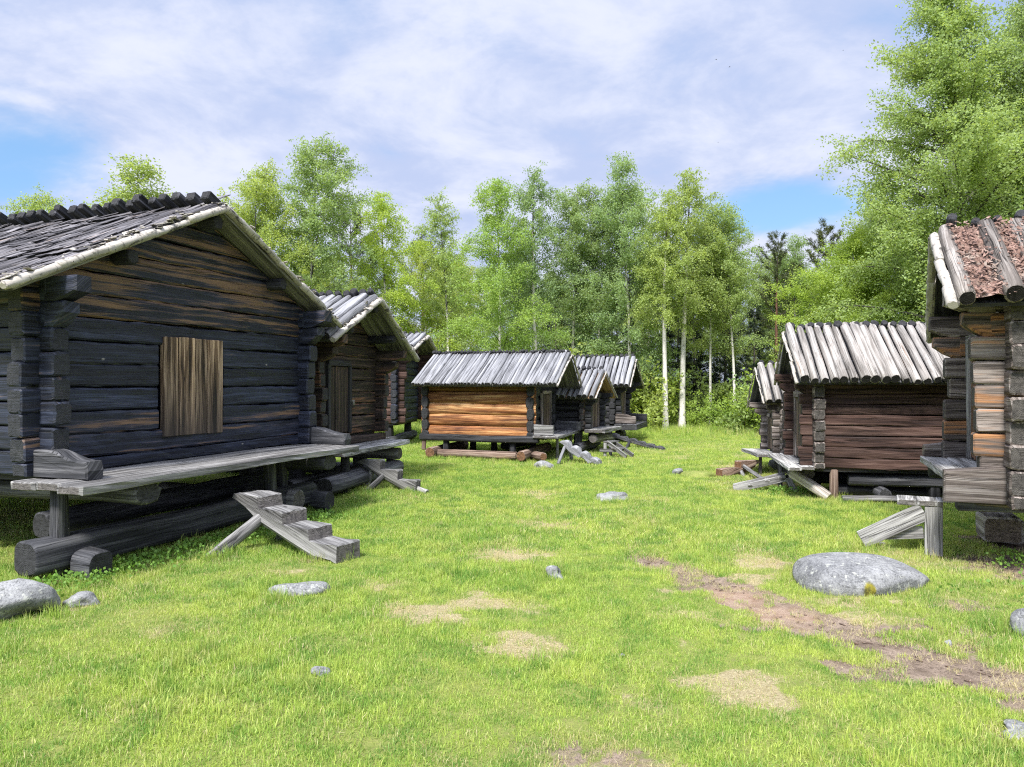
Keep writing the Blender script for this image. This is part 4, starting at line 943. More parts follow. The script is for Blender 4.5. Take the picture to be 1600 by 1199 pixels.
def plank_thing(name, label, cat, loc, parts):
    r = empty(name, loc); tag(r, label, cat)
    for nm, p0, p1, w, h, up, mt in parts:
        mb = MB(); beam(mb, p0, p1, w, h, up=up, n=8, step=.12, wob=.002, rough=.0015, bev=.006, tn=tone(.1 * rnd.random())); mb.build(nm, M[mt], r)
    return r
plank_thing('plank_steps', 'small board steps with two treads below the smallest black storehouse', 'steps', (2.05, 16.15, 0), [
    ('side_board', (.05, .12, .30), (.42, -.30, .02), .10, .03, (.7, .7, .3), 'gray'), ('side_board', (.22, .32, .30), (.60, -.08, .02), .10, .03, (.7, .7, .3), 'gray'),
    ('tread', (.02, .10, .31), (.30, .36, .31), .16, .03, (0, 0, 1), 'gray'), ('tread', (.16, -.06, .17), (.42, .18, .17), .14, .03, (0, 0, 1), 'gray'),
    ('post', (0, .08, .29), (0, .08, -.03), .07, .05, (0, 1, 0), 'gray'), ('post', (.16, .36, .29), (.16, .36, -.03), .07, .05, (0, 1, 0), 'grayA'),
    ('brace', (-.12, .06, .13), (.36, -.06, .13), .03, .07, (0, 0, 1), 'gray')])
plank_thing('plank_ramp', 'low cleated plank ramp propped on one leg in front of the red-brown storehouse', 'steps', (3.72, 11.0, 0), [
    ('side_board', (-.38, .10, .0), (.35, -.08, .20), .05, .10, (0, 0, 1), 'graylight'), ('side_board', (-.30, .36, .0), (.43, .18, .20), .05, .10, (0, 0, 1), 'graylight'),
    ('tread', (-.16, .0, .075), (-.06, .34, .075), .07, .025, (0, 0, 1), 'graylight'), ('tread', (.08, -.05, .145), (.18, .28, .145), .07, .025, (0, 0, 1), 'graylight'), ('tread', (.28, -.1, .20), (.38, .22, .20), .1, .025, (0, 0, 1), 'graylight'),
    ('leg', (.36, -.10, .20), (.47, -.17, -.03), .08, .04, (0, 1, 0), 'graylight'), ('leg', (.44, .20, .20), (.56, .16, -.03), .08, .04, (0, 1, 0), 'grayA')])
tr = plank_thing('plank_steps', 'grey board mounting step with a sloping side board below the bark-littered storehouse', 'steps', (3.93, 6.98, 0), [
    ('tread', (-.165, -.02, .465), (-.165, .27, .465), .165, .055, (0, 0, 1), 'graylight'), ('tread', (.003, -.02, .466), (.003, .27, .466), .165, .055, (0, 0, 1), 'graylight'), ('tread', (.112, -.015, .464), (.112, .27, .464), .05, .055, (0, 0, 1), 'graylight'),
    ('leg', (.06, .01, .436), (.06, .01, -.03), .15, .04, (0, 1, 0), 'graylight'), ('leg', (.085, .24, .436), (.085, .24, -.03), .13, .04, (0, 1, 0), 'gray'),
    ('side_board', (-.02, .012, .385), (-.56, .012, .065), .042, .17, (0, 0, 1), 'graylight'),
    ('brace', (-.02, .06, .175), (-.36, .06, .13), .035, .115, (0, 0, 1), 'graylight')])
tr.rotation_euler = (0, 0, R(-27))

# ------------------------------------------------------------------ stones
def stone(label, x, y, rx, ry, rz, seed, sink=.25, rot=0.0, flat=.3, sub=4, rough=.12, moss=None):
    mb = MB(); blob(mb, (0, 0, rz * (1 - 2 * sink) * .5), rx, ry, rz, seed, sub, rough * 1.2, flat, np.array([.5, 0, 0, 0]), rotz=rot)
    if moss:
        V = mb.V[0]; d = np.linalg.norm((V - np.array(moss[:3])) / np.array([.05, .2, .075]), axis=1); mb.T[0][:, 1] = np.clip(1.25 - d * .7, 0, 1)
    o = mb.build('stone', M['stone'], None); o.location = (x, y, float(hgt(x, y))); tag(o, label, 'stone', 'stones in the grass'); return o
stone('big pale granite boulder with a yellow moss spot in the grass on the right', 2.78, 5.98, .565, .40, .215, 77, .33, .0, .30, 5, .022, moss=(-.06, -.38, .04))
stone('rounded grey boulder before the tarred storehouse, cut by the left edge of the view', -3.52, 5.22, .30, .30, .215, 42, .25, .2, .2, 5, .07)
stone('little grey stone touching the rounded boulder at the left edge', -3.17, 5.42, .13, .10, .08, 9, .25, .3, .2)
stone('flat pale stone level with the turf below the four-tread step log', -1.67, 5.62, .25, .16, .10, 12, .38, .15, .6)
stone('small blue-grey stone alone in the middle of the meadow', .36, 6.15, .085, .09, .09, 14, .25, .4, .3)
stone('low dome-shaped grey stone in the middle of the meadow', 1.36, 10.05, .25, .2, .115, 17, .3, .0, .3)
stone('grey stone in the turf below the pale notched log ladder', .60, 14.3, .21, .18, .16, 21, .3, .5, .3)
stone('tiny whitish stone in the grass at the bottom left', -1.055, 4.04, .05, .05, .035, 23, .25, .4, .3, 3)
stone('grey stone cut by the right edge of the view beside the dirt path', 3.36, 4.78, .11, .12, .11, 25, .25, .2, .3)
stone('flat whitish stone in the bottom right corner', 2.36, 3.42, .11, .10, .05, 28, .35, .6, .5)
stone('small reddish-grey stone by the mossy hump left of the fallen notched log', 2.93, 12.95, .13, .12, .10, 31, .3, .3, .3)
stone('tiny white pebble on the dark soil beside the dirt path', 2.735, 4.62, .022, .02, .022, 33, .25, .3, .2, 3)
stone('pale flat pebble in front of the board mounting step', 3.68, 7.42, .10, .05, .04, 35, .3, .2, .3, 3)
stone('tiny pale pebble in the short grass of the foreground', .66, 4.42, .02, .018, .014, 37, .25, .2, .3, 3)

# ------------------------------------------------------------------ grass
tuft_col = bpy.data.collections.new('grass_tufts')
def tuft(name, rad, nb, h0, h1, w, lean, seed, dry=0.0):
    g = np.random.default_rng(seed); V = []; F = []; T = []
    for i in range(nb):
        r = rad * math.sqrt(g.random()); a = g.random() * 6.28; p = np.array([r * math.cos(a), r * math.sin(a), -.01])
        h = g.uniform(h0, h1); az = g.random() * 6.28; le = abs(g.normal(0, lean)); d = np.array([math.cos(az), math.sin(az), 0]); wv = np.array([-d[1], d[0], 0]) * w * g.uniform(.7, 1.3) * .5
        tw = g.random() * 3.14; wv = wv * math.cos(tw) + d * np.linalg.norm(wv) * math.sin(tw)
        m = p + d * h * .5 * math.sin(le * .6) + np.array([0, 0, h * .55 * math.cos(le * .6)]); t = m + d * h * .5 * math.sin(min(1.9, le * 1.7)) + np.array([0, 0, h * .45 * math.cos(min(1.9, le * 1.7))])
        b = len(V); V += [p - wv, p + wv, m + wv * .75, m - wv * .75, t]; F += [(b, b + 1, b + 2, b + 3), (b + 3, b + 2, b + 4)]
        c = (g.random(), 0, g.random(), 1); T += [c] * 5
    me = bpy.data.meshes.new(name); me.from_pydata([tuple(v) for v in V], [], F); ca = me.color_attributes.new('tone', 'FLOAT_COLOR', 'POINT'); ca.data.foreach_set('color', np.array(T, np.float32).ravel())
    me.materials.append(M['grass']); o = bpy.data.objects.new(name, me); tuft_col.objects.link(o); return o
k = 0
for i in range(4): tuft('tuft_%02d' % k, .075, 50, .02, .056, .0042, .8, 100 + i); k += 1          # 0-3 near turf
for i in range(3): tuft('tuft_%02d' % k, .19, 105, .025, .07, .007, .7, 120 + i); k += 1            # 4-6 farther turf
for i in range(2): tuft('tuft_%02d' % k, .06, 34, .09, .19, .0045, .5, 140 + i); k += 1             # 7-8 long grass
for i in range(2): tuft('tuft_%02d' % k, .10, 40, .03, .075, .003, 1.7, 160 + i); k += 1            # 9-10 lying straw
for i in range(2): tuft('tuft_%02d' % k, .22, 70, .12, .34, .009, .45, 180 + i); k += 1             # 11-12 long far grass

HUTS = [A, B, Cc, Dd, Ee, Ff, G, Hh, J]
def under_hut(x, y, m=0.0):
    o = np.zeros(x.shape, bool)
    for h in HUTS:
        c, s = math.cos(R(h.phi)), math.sin(R(h.phi)); dx = x - h.c[0]; dy = y - h.c[1]; lx = dx * c + dy * s; ly = -dx * s + dy * c
        o |= (np.abs(lx) < h.W / 2 + m) & (ly > -m) & (ly < h.D + m)
    return o
PX = []
def scatter(n, y0, y1, slope, mar, picks, s0, s1, dryb=0.0, fn=None, power=1.0):
    y = y0 + (y1 - y0) * rng.random(n) ** power; xw = y * slope + mar; x = (rng.random(n) * 2 - 1) * xw
    keep = rng.random(n) < xw / (y1 * slope + mar)
    x, y = x[keep], y[keep]; d, s, p = masks(x, y); u = under_hut(x, y, -.05)
    patch = .5 + .5 * np.sin(x * 1.9 + 2 * np.sin(y * 1.3)) * np.sin(y * 2.3 + 1.5 * np.sin(x * 1.1))
    f = fn(x, y, d, s, u, patch); keep = rng.random(len(x)) < f
    x, y, d, s, patch = x[keep], y[keep], d[keep], s[keep], patch[keep]; m = len(x)
    sc = rng.uniform(s0, s1, m) * (.75 + .5 * patch) * (1 - .35 * np.clip(d + s, 0, 1))
    dry = np.clip(dryb + .55 * s + .35 * d + rng.normal(0, .16, m) + .12 * np.sin(x * .8 + 1) * np.sin(y * .9), 0, 1)
    PX.append((x, y, hgt(x, y) - .004, rng.random(m) * 6.28, sc, dry, rng.choice(picks, m)))
nrmf = lambda x, y, d, s, u, p: (1 - .93 * np.clip(d * 1.4 - .2, 0, 1)) * (1 - .72 * np.clip(s * 1.3 - .2, 0, 1)) * np.where(u, .12, 1)
scatter(40000, 1.6, 7.5, .80, .8, [0, 1, 2, 3], .75, 1.25, .10, nrmf)
scatter(42000, 7.0, 14, .80, .8, [0, 1, 2, 3, 4, 5, 6], .9, 1.35, .10, nrmf)
scatter(36000, 13, 32, .85, 1.0, [4, 5, 6], .9, 1.6, .10, nrmf)
scatter(5200, 1.8, 9, .80, .5, [7, 8], .35, .8, .08, lambda x, y, d, s, u, p: nrmf(x, y, d, s, u, p) * np.clip(p * 2.6 - 1.3, .03, 1))
scatter(5200, 8, 22, .80, .5, [7, 8], .5, .9, .12, lambda x, y, d, s, u, p: nrmf(x, y, d, s, u, p) * np.clip(p * 1.6 - .6, .08, 1))
scatter(9000, 21, 33, .9, 1.0, [11, 12], .6, 1.1, .12, lambda x, y, d, s, u, p: np.clip((y - 21.5) / 3.5, 0, 1) * .9)
scatter(30000, 1.8, 15, .80, .5, [9, 10], .6, 1.3, .85, lambda x, y, d, s, u, p: np.clip(np.maximum(s, d * .6) * 1.1 + .035, 0, 1) * np.where(u, .2, 1))
# longer grass round posts, stones and benches
def ring(cx, cy, r0, r1, n, s0=.45, s1=.9):
    a = rng.random(n) * 6.28; r = rng.uniform(r0, r1, n); x = cx + np.cos(a) * r; y = cy + np.sin(a) * r
    PX.append((x, y, hgt(x, y) - .004, rng.random(n) * 6.28, rng.uniform(s0, s1, n), np.clip(rng.normal(.15, .15, n), 0, 1), rng.choice([7, 8], n)))
for cx, cy, r in ((-3.5, 5.25, .3), (-1.67, 5.62, .2), (1.36, 10.05, .25), (.6, 14.3, .22), (.36, 6.15, .08), (-1.7, 6.9, .15), (-2.7, 6.85, .05), (4.0, 7.15, .1), (3.4, 7.2, .1), (4.0, 7.5, .1), (-1.4, 10.95, .1), (-2.2, 10.95, .05), (4.5, 10.25, .1), (3.36, 4.78, .1)):
    ring(cx, cy, r * .95, r + .14, int(26 + 60 * r))
ring(2.78, 5.95, .50, .62, 70, .3, .6)
for t in np.linspace(0, 1, 40):                        # along the foundations of the tarred storehouse
    q = np.array([-4.2, 5.85]) + t * np.array([1.6, 4.0]); ring(q[0] + .28, q[1] - .12, 0, .18, 9, .4, 1.0)
for t in np.linspace(0, 1, 22):
    q = np.array([4.2, 10.1]) + t * np.array([2.6, -.5]); ring(q[0], q[1] - .1, 0, .15, 6, .4, .8)
    q = np.array([.6, 15.0]) + t * np.array([-2.6, .9]); ring(q[0], q[1], 0, .2, 5, .4, .8)
px = [np.concatenate([p[i] for p in PX]) for i in range(7)]
gme = bpy.data.meshes.new('grass'); n = len(px[0]); gme.vertices.add(n); gme.vertices.foreach_set('co', np.stack(px[:3], 1).astype(np.float32).ravel())
for nm, ty, v in (('rot', 'FLOAT', px[3]), ('scl', 'FLOAT', px[4]), ('dry', 'FLOAT', px[5]), ('pick', 'INT', px[6])):
    at = gme.attributes.new(nm, ty, 'POINT'); at.data.foreach_set('value', v.astype(np.int32 if ty == 'INT' else np.float32))
grass = bpy.data.objects.new('grass', gme); COL.objects.link(grass); grass['kind'] = 'stuff'; gme.materials.append(M['grass'])
ng = bpy.data.node_groups.new('scatter_grass', 'GeometryNodeTree')
ng.interface.new_socket('Geometry', in_out='INPUT', socket_type='NodeSocketGeometry'); ng.interface.new_socket('Geometry', in_out='OUTPUT', socket_type='NodeSocketGeometry')
gi = ng.nodes.new('NodeGroupInput'); go = ng.nodes.new('NodeGroupOutput'); ip = ng.nodes.new('GeometryNodeInstanceOnPoints'); ci = ng.nodes.new('GeometryNodeCollectionInfo')
ci.inputs['Collection'].default_value = tuft_col; ci.inputs['Separate Children'].default_value = True; ci.inputs['Reset Children'].default_value = True
def na(nm, ty):
    x = ng.nodes.new('GeometryNodeInputNamedAttribute'); x.data_type = ty; x.inputs['Name'].default_value = nm; return [s for s in x.outputs if s.enabled and s.name == 'Attribute'][0]
cx = ng.nodes.new('ShaderNodeCombineXYZ'); L = ng.links.new
L(gi.outputs[0], ip.inputs['Points']); L(ci.outputs[0], ip.inputs['Instance']); ip.inputs['Pick Instance'].default_value = True
L(na('pick', 'INT'), ip.inputs['Instance Index']); L(na('rot', 'FLOAT'), cx.inputs[2]); e2 = ng.nodes.new('FunctionNodeEulerToRotation'); L(cx.outputs[0], e2.inputs[0]); L(e2.outputs[0], ip.inputs['Rotation'])
L(na('scl', 'FLOAT'), ip.inputs['Scale']); L(ip.outputs[0], go.inputs[0])
md = grass.modifiers.new('scatter', 'NODES'); md.node_group = ng

# leafy weeds under the benches
wb = MB(); wv, wf, wt = [], [], []
g = np.random.default_rng(5); spots = []
for t in range(420):
    f = g.random(); q = np.array([-4.1, 5.75]) + f * np.array([1.5, 3.6]); spots.append((q[0] + .30 + abs(g.normal(0, .22)), q[1] - .1 - abs(g.normal(0, .12))))
for t in range(60): spots.append((4.65 + g.normal(0, .22), 6.55 + g.normal(0, .12)))
for t in range(70): spots.append((4.5 + g.normal(0, .5), 5.4 + g.normal(0, .25)))
for t in range(60): spots.append((4.0 + g.normal(0, .25), 10.75 + g.normal(0, .1)))
P = []
for x, y in spots:
    for q in range(g.integers(4, 9)): P.append((x + g.normal(0, .035), y + g.normal(0, .035), float(hgt(x, y)) + g.uniform(.015, .05 + .06 * (x < -2.2 or x > 3.8))))
V, F, t = leaves(np.array(P), .034, g, aspect=.8, droop=-.2)
weeds = mesh_obj('weeds', V, F, t, M['weed']); weeds['kind'] = 'stuff'
# bits of bark, twigs and grit on the trodden soil
lm = MB(); cnt = 0
while cnt < 420:
    x, y = rnd.uniform(.5, 5.2), rnd.uniform(3.2, 8.2); dd = masks(np.array([x]), np.array([y]))[0][0]
    if dd < .45: continue
    cnt += 1; z = float(hgt(x, y)) - .02
    if rnd.random() < .45:
        r = rnd.uniform(.003, .011); blob(lm, (x, y, z), r * 1.3, r, r * .8, cnt, 1, .05, 0, tone(0))
    else:
        a_ = rnd.random() * 6.28; l_ = rnd.uniform(.01, .05); beam(lm, (x, y, z), (x + math.cos(a_) * l_, y + math.sin(a_) * l_, z + .004), rnd.uniform(.003, .009), .004, n=8, step=.03, wob=.002, rough=.0008, bev=0, tn=tone(0))
lo = lm.build('soil_litter', M['rustlog'], None); lo['kind'] = 'stuff'
# a mossy hump of turf
V = []; nn = 24
hm = MB(); blob(hm, (0, 0, -.02), .42, .25, .13, 3, 4, .10, .5, np.array([.5, 0, 0, 0])); hump = hm.build('turf_hump', M['ground'], None); hump.location = (3.25, 12.75, 0); hump['kind'] = 'structure'
hump.data.color_attributes['tone'].data.foreach_set('color', np.tile(np.array([.25, .30, .2, 1], np.float32), len(hump.data.vertices)))

# ------------------------------------------------------------------ the wood round the meadow
H0 = 10.0
PROTO = {
 'b0': birch(H0, 1.65, .14, 62, 17, 48, .074, 21, 'leaf', .085, weep=.6, fork=.38, limb_vis=.65),
 'b1': birch(H0, 1.75, .06, 72, 17, 50, .074, 22, 'leafY', .08, weep=.8, limb_vis=.6),
 'b2': birch(H0, 1.25, .16, 56, 16, 48, .074, 23, 'leaf', .07, weep=.65, limb_vis=.65),
 'b3': birch(H0, 1.35, .36, 50, 15, 44, .074, 24, 'leafB', .075, weep=.55, fork=.5, limb_vis=.7),
 'b4': birch(H0, 1.9, .06, 72, 17, 50, .074, 25, 'leafY', .08, weep=1.0, limb_vis=.6),
 'b5': birch(H0, 1.30, .44, 48, 16, 48, .074, 26, 'leaf', .125, weep=1.0, limb_vis=.7),
}
front = [
 ('b0', -8.30, 24.00, 9.2, 'leaf', 'loose-crowned pale birch rising behind the roof of the tarred storehouse, shorter of a touching pair'),
 ('b3', -6.89, 24.60, 10.2, 'leaf', 'tallest birch behind the roof of the tarred storehouse, sky showing through its top'),
 ('b0', -10.75, 22.00, 8.5, 'leafB', 'birch top peeping over the middle of the tarred roof ridge'),
 ('b3', -13.89, 22.50, 7.76, 'leaf', 'lowest birch top just showing over the tarred roof ridge near the left edge'),
 ('b4', -4.55, 27.00, 9.0, 'leafY', 'broad yellow-green weeping birch above the padlocked storehouse roof'),
 ('b2', -2.48, 28.50, 9.4, 'leaf', 'narrow birch with a thin airy top between two broader yellow-green birches'),
 ('b1', -0.44, 25.50, 9.15, 'leafY', 'bright yellow-green birch behind the middle of the long pole roof'),
 ('b5', 0.89, 27.00, 9.8, 'leafB', 'cooler green birch touching the right side of the bright yellow-green one'),
 ('b3', 2.22, 27.50, 9.3, 'leafB', 'thin birch with a bare lower trunk above the right end of the long pole roof'),
 ('b0', 4.26, 26.50, 10.15, 'leaf', 'tallest leafy birch of the middle group, left of the two white trunks'),
 ('b2', 3.30, 27.9, 9.02, 'leafB', 'dark-leaved birch close behind the tallest middle birch'),
 ('b5', 5.26, 25.20, 8.4, 'leaf', 'white-trunked weeping birch, nearer of the two bare white trunks'),
 ('b5', 6.01, 26.00, 9.60, 'leafB', 'white-trunked birch with a drooping grey-green top, right one of the two bare white trunks'),
 ('b3', 7.22, 26.80, 8.1, 'leafB', 'slim grey-trunked birch left of the last birch before the sky gap'),
 ('b3', 8.05, 26.60, 8.5, 'leaf', 'last birch of the middle group, beside the gap of sky on its right'),
 ('b4', -3.5, 30.50, 7.9, 'leaf', 'half-hidden birch behind the gap beside the broad weeping birch'),
 ('b3', -6.34, 28.5, 5.9, 'leaf', 'lower birch squeezed between the tall pair and the broad weeping birch'),
 ('b0', -10.0, 26.50, 8.2, 'leaf', 'birch behind the roof of the tarred storehouse, left of the touching pair'),
]
used = set()
def plant(kind, x, y, h, rz, label, leafmat=None, group='birches at the edge of the wood', cat='birch tree', base=H0, wf=1.0):
    o = PROTO[kind]
    if kind in used: o = copy_tree(o, leafmat)
    used.add(kind)
    if leafmat:
        for ch in o.children:
            if ch.name.split('.')[0] in ('crown', 'foliage'): ch.material_slots[0].link = 'OBJECT'; ch.material_slots[0].material = M[leafmat]
    o.location = (x, y, float(hgt(x, y)) - .02); o.rotation_euler = (0, 0, rz); s = h / base * (.94 if cat == 'birch tree' and base == H0 else 1); o.scale = (s * rnd.uniform(.95, 1.12), s * rnd.uniform(.95, 1.12), s); tag(o, label, cat, group)
    o.scale = (o.scale[0] * wf, o.scale[1] * wf, o.scale[2]); return o
for i, (kd, x, y, h, lm, lab) in enumerate(front): plant(kd, x, y, h, i * 1.7 + .4, lab, lm, wf=1.5 if -11 < x < -10.5 and y < 23 else 1.0)
# conifers
PROTO['p0'] = pine(10, 1.5, .45, 31, 30, 10, trunk_r=.12); PROTO['p1'] = pine(10, 1.7, .35, 32, 34, 10, trunk_r=.13)
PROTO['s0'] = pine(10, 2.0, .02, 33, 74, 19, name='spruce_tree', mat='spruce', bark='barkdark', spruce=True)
for kd, x, y, h, lab in (('p0', -6.5, 29.5, 8.6, 'brownish pine top beside the tall birch pair'), ('p1', 11.0, 30.5, 7.6, 'pine with an olive crown left of the gap of sky'), ('p0', 13.3, 31, 8.2, 'pine against the sky right of the gap, next to the big birches'),
                         ('p1', 14.6, 33, 7.6, 'second pine right of the sky gap, half behind the pale green birch'), ('p0', -4.0, 33, 8.0, 'pine with a bare reddish trunk deep behind the broad weeping birch'), ('p0', 9.8, 33, 7.2, 'dead-brown pine behind the last birch of the middle group')):
    plant(kd, x, y, h, x * 2.1, lab, None, 'pines in the wood', 'pine tree')
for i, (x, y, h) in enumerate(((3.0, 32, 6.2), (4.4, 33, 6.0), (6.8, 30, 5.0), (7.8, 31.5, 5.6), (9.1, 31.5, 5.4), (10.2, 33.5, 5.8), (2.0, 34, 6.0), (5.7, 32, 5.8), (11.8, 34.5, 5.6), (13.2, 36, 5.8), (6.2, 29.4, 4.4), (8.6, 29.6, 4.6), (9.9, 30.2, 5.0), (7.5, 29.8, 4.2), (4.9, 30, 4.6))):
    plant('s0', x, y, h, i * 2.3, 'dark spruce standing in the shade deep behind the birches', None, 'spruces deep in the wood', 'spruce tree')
# back rows of birch, mostly hidden
for i in range(34):
    x = -15 + i * .98 + rnd.uniform(-.3, .3); y = rnd.uniform(31, 41)
    if -5.2 < x * 30 / y < -2.4 and i % 2: continue
    plant(('b2', 'b3', 'b1', 'b0')[i % 4], x * 1.08, y, rnd.uniform(6.6, 8.2) + (y - 31) * .1, i * 1.3, 'birch deep in the wood, mostly hidden by the front row', ('leafB', 'leaf', 'leafB', 'leaf')[i % 4], 'back row birches')
# the big trees on the right
PROTO['big'] = birch(12, 2.15, .08, 130, 30, 74, .066, 41, 'leaf', .16, weep=.55, up=.8, limb_vis=1.3, cone=True, airy=.32)
PROTO['big2'] = birch(12, 2.1, .18, 96, 28, 66, .066, 42, 'leafB', .16, weep=.6, fork=.4, up=.9, limb_vis=1.6, airy=.28)
PROTO['mid'] = birch(8, 2.3, .04, 74, 28, 80, .066, 43, 'leafY', .10, weep=.3, up=.8)
plant('big', 11.0, 18.2, 11.6, .6, 'huge full-crowned birch on the right, filling the corner down to the grey-brown hut', 'leaf', 'big birches on the right', base=12)
plant('big2', 13.3, 17.6, 11.6, 2.6, 'tall airy birch with dark limbs at the top right corner', 'leafB', 'big birches on the right', base=12)
plant('mid', 9.6, 20.6, 5.6, 1.1, 'bright yellow-green young birch at the foot of the huge full-crowned one', 'leafY', 'big birches on the right', base=8)
plant('mid', 11.6, 22.5, 6.6, 2.9, 'green young birch showing between the sky gap pines and the huge full-crowned birch', 'leaf', 'big birches on the right', base=8)
plant('mid', 12.9, 19.5, 6.0, 4.9, 'young birch behind the roof of the grey-brown hut', 'leaf', 'big birches on the right', base=8)
plant('big2', 16.2, 22, 12.6, 4.0, 'tall birch behind the top right corner, seen through the crown of the airy one', 'leaf', 'big birches on the right', base=12)
# bushes at the foot of the trees
PROTO['u0'] = bush(1.6, 1.0, 16, 26, .075, 51, 'leafY'); PROTO['u1'] = bush(1.3, 1.1, 18, 24, .085, 52, 'leaf')
for i, (x, y, h, lab) in enumerate(((7.3, 25.2, 1.75, 'light green bush between the slim grey trunk and the white trunks'), (8.0, 24.2, 1.6, 'rounded light green bush left of the yellow-green sapling'), (8.35, 23.8, 2.3, 'yellow-green sapling bush at the meadow edge beside the tiny storehouse roof'),
        (9.15, 24.6, 2.4, 'taller bush directly behind the tiny storehouse'), (6.45, 26.2, 1.3, 'small bush between the two white trunks and the slim grey trunk'), (4.55, 25.6, 1.9, 'green bush beside the farthest left storehouse'), (4.9, 26.8, 2.6, 'tall leafy bush behind the nearer white trunk'),
        (3.4, 26.2, 3.0, 'tall bush behind the roof of the farthest left storehouse'), (10.2, 25.4, 2.6, 'broad bush hidden half behind the red-brown storehouse roof'), (11.6, 24.0, 2.2, 'bush behind the red-brown storehouse ridge'))):
    plant(('u0', 'u1')[i % 2], x, y, h, i * 1.9, lab, ('leafY', 'leaf')[i % 2], 'bushes at the meadow edge', 'bush', base=(1.6, 1.3)[i % 2])
for i in range(30):
    x = -14 + i * 1.15 + rnd.uniform(-.4, .4); y = rnd.uniform(28, 36)
    plant('u1', x * 1.1, y, rnd.uniform(1.2, 2.4), i * 1.1, 'bush of the undergrowth deep in the wood', 'leafB', 'undergrowth bushes', 'bush', base=1.3)

# ------------------------------------------------------------------ small birds in the sky
def bird(label, x, y, z, s, rz, flap):
    mb = MB(); beam(mb, (-s * .5, 0, 0), (s * .5, 0, 0), s * .22, s * .2, n=2, seg=8, step=s * .12, wob=0, rough=0, tap=.5, bev=s * .1)
    for sg in (-1, 1):
        mb.add([(s * .25, 0, s * .05), (-s * .12, 0, s * .05), (-s * .05, sg * s * .5, s * flap), (-s * .2, sg * s * 1.0, s * flap * .7), (s * .22, sg * s * .45, s * flap)], [(0, 1, 2, 4), (4, 2, 3)], [(0, 0)] * 5, tone(0), False)
    mb.add([(-s * .45, s * .06, 0), (-s * .45, -s * .06, 0), (-s * .75, -s * .14, 0), (-s * .75, s * .14, 0)], [(0, 1, 2, 3)], [(0, 0)] * 4, tone(0), False)
    o = mb.build('bird', M['feather'], None); o.location = (x, y, z); o.rotation_euler = (.2, .1, rz); tag(o, label, 'bird', 'small birds in the sky')
for lb, x, y, z, s, rz, fl in (('tiny dark bird high in the sky, upper of a close pair', 11.1, 40, 19.2, .085, .5, .4), ('tiny dark bird high in the sky, lower of a close pair', 11.83, 40, 18.8, .10, -.7, .3),
                     ('tiny bird in the sky straight above the last middle birch, below the pair', 11.2, 40, 14.7, .06, .9, .4), ('tiny bird in the sky nearest to the huge birch', 18.0, 40, 19.7, .06, .2, .4)):
    bird(lb, x, y, z, s, rz, fl)

# ------------------------------------------------------------------ light, sky, camera
SUN_EL, SUN_AZ = R(52), R(200)        # azimuth clockwise from +Y: behind the camera, a little to the left
sd = bpy.data.lights.new('sun', 'SUN'); sd.energy = 3.1; sd.angle = R(11.0); sd.color = (1, .965, .90)
so = bpy.data.objects.new('sun', sd); COL.objects.link(so)
dirv = Vector((math.sin(SUN_AZ) * math.cos(SUN_EL), math.cos(SUN_AZ) * math.cos(SUN_EL), math.sin(SUN_EL)))
so.rotation_euler = dirv.to_track_quat('Z', 'Y').to_euler(); so.location = (0, -10, 20)
w = bpy.data.worlds.new('World'); scene.world = w; w.use_nodes = True; t = w.node_tree; t.nodes.clear()
q = NT.__new__(NT); q.t = t
out = q.n('ShaderNodeOutputWorld'); bg = q.n('ShaderNodeBackground'); bg.inputs['Strength'].default_value = .10
sky = q.n('ShaderNodeTexSky', sky_type='NISHITA'); sky.sun_disc = False; sky.sun_elevation = SUN_EL; sky.sun_rotation = SUN_AZ; sky.air_density = 1.0; sky.dust_density = .6; sky.ozone_density = 1.6
tc = q.n('ShaderNodeTexCoord').outputs['Generated']; x_, y_, z_ = q.sep(tc)
zz = q.math('MAXIMUM', z_, .0); den = q.addm(zz, .22)
cp = q.vec(q.math('DIVIDE', x_, den), q.math('DIVIDE', y_, den), 0)
n1 = q.noise(cp, 1.3, 8, .57, .2); n2 = q.noise(q.vec(q.addm(q.math('DIVIDE', x_, den), 7.3), q.math('DIVIDE', y_, den), 2.0), 3.4, 6, .6, .25)
def hole(az, el, ra, re):        # a gap in the cloud, as a patch of sky directions
    d = Vector((math.sin(R(az)) * math.cos(R(el)), math.cos(R(az)) * math.cos(R(el)), math.sin(R(el))))
    ax = q.math('SUBTRACT', q.math('ARCTAN2', x_, y_), R(az)); ez = q.math('SUBTRACT', q.math('ARCSINE', z_), R(el))
    r2 = q.addm(q.math('POWER', q.math('DIVIDE', ax, R(ra)), 2), q.math('POWER', q.math('DIVIDE', ez, R(re)), 2))
    return q.math('EXPONENT', q.mul(r2, -1.0))
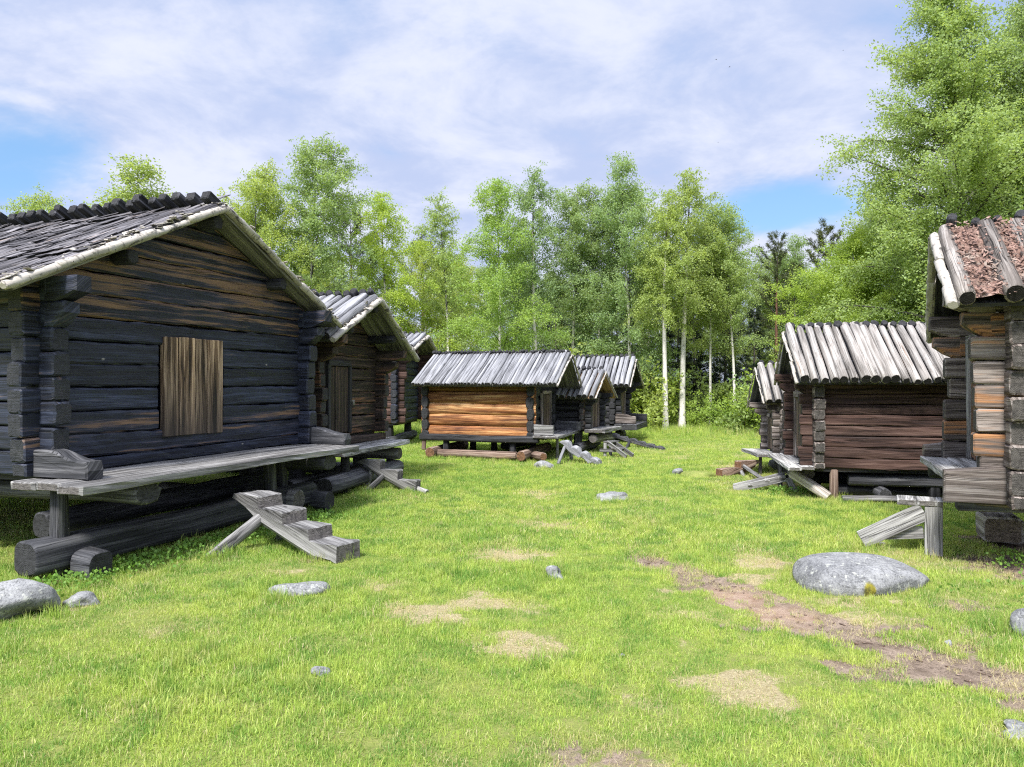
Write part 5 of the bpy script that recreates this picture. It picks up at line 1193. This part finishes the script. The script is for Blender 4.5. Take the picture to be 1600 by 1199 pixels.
gap = q.addm(q.addm(q.mul(hole(-34, 14.2, 7, 3.6), .25), q.mul(hole(21, 12.5, 7, 1.9), .32)), q.addm(q.mul(hole(-5, 26, 13, 4), .10), q.mul(hole(-50, 10, 10, 6), .18)))
cov = q.math('SUBTRACT', q.addm(q.mul(n1, .75), q.mul(n2, .25)), gap)
cm = q.mr(cov, .22, .46, 0, 1, True)
cb = q.mr(q.addm(q.mul(n1, .5), q.mul(n2, .5)), .42, .60, 0, 1, True)
cc = q.mix(cb, (2.4, 2.8, 3.95), (3.55, 3.75, 4.45))
# veil of cloud: brighter overhead (as overcast skies are) and round the hidden sun
sdir = (math.sin(SUN_AZ) * math.cos(SUN_EL), math.cos(SUN_AZ) * math.cos(SUN_EL), math.sin(SUN_EL))
dt = q.addm(q.addm(q.mul(x_, sdir[0]), q.mul(y_, sdir[1])), q.mul(z_, sdir[2]))
glow = q.addm(q.addm(1.0, q.mr(z_, .50, .95, 0, 1.0, True)), q.mul(q.math('POWER', q.math('MAXIMUM', dt, 0.0), 5.0), 2.6))
cc = q.mix(1.0, cc, q.vec(glow, glow, glow), 'MULTIPLY')
skyb = q.mix(.6, q.mix(1.0, sky.outputs[0], (.95, 1.0, 1.0), 'MULTIPLY'), (1.0, 2.05, 3.75))
col = q.mix(cm, skyb, cc)
t.links.new(col, bg.inputs[0]); t.links.new(bg.outputs[0], out.inputs[0])

cam = bpy.data.cameras.new('camera'); cam.sensor_width = 36; cam.lens = 36 * 1150 / 1600; cam.clip_start = .05; cam.clip_end = 3000
co = bpy.data.objects.new('camera', cam); COL.objects.link(co); co.location = (0, 0, 1.6); co.rotation_euler = (R(90), 0, 0); scene.camera = co
vs = scene.view_settings; vs.view_transform = 'Standard'; vs.look = 'None'; vs.exposure = 1.24; vs.gamma = 1; vs.use_curve_mapping = False
scene.cycles.use_denoising = False; scene.cycles.max_bounces = 10; scene.cycles.diffuse_bounces = 6; scene.cycles.transmission_bounces = 8; scene.cycles.filter_width = 1.15
scene.cycles.sample_clamp_indirect = 6.0
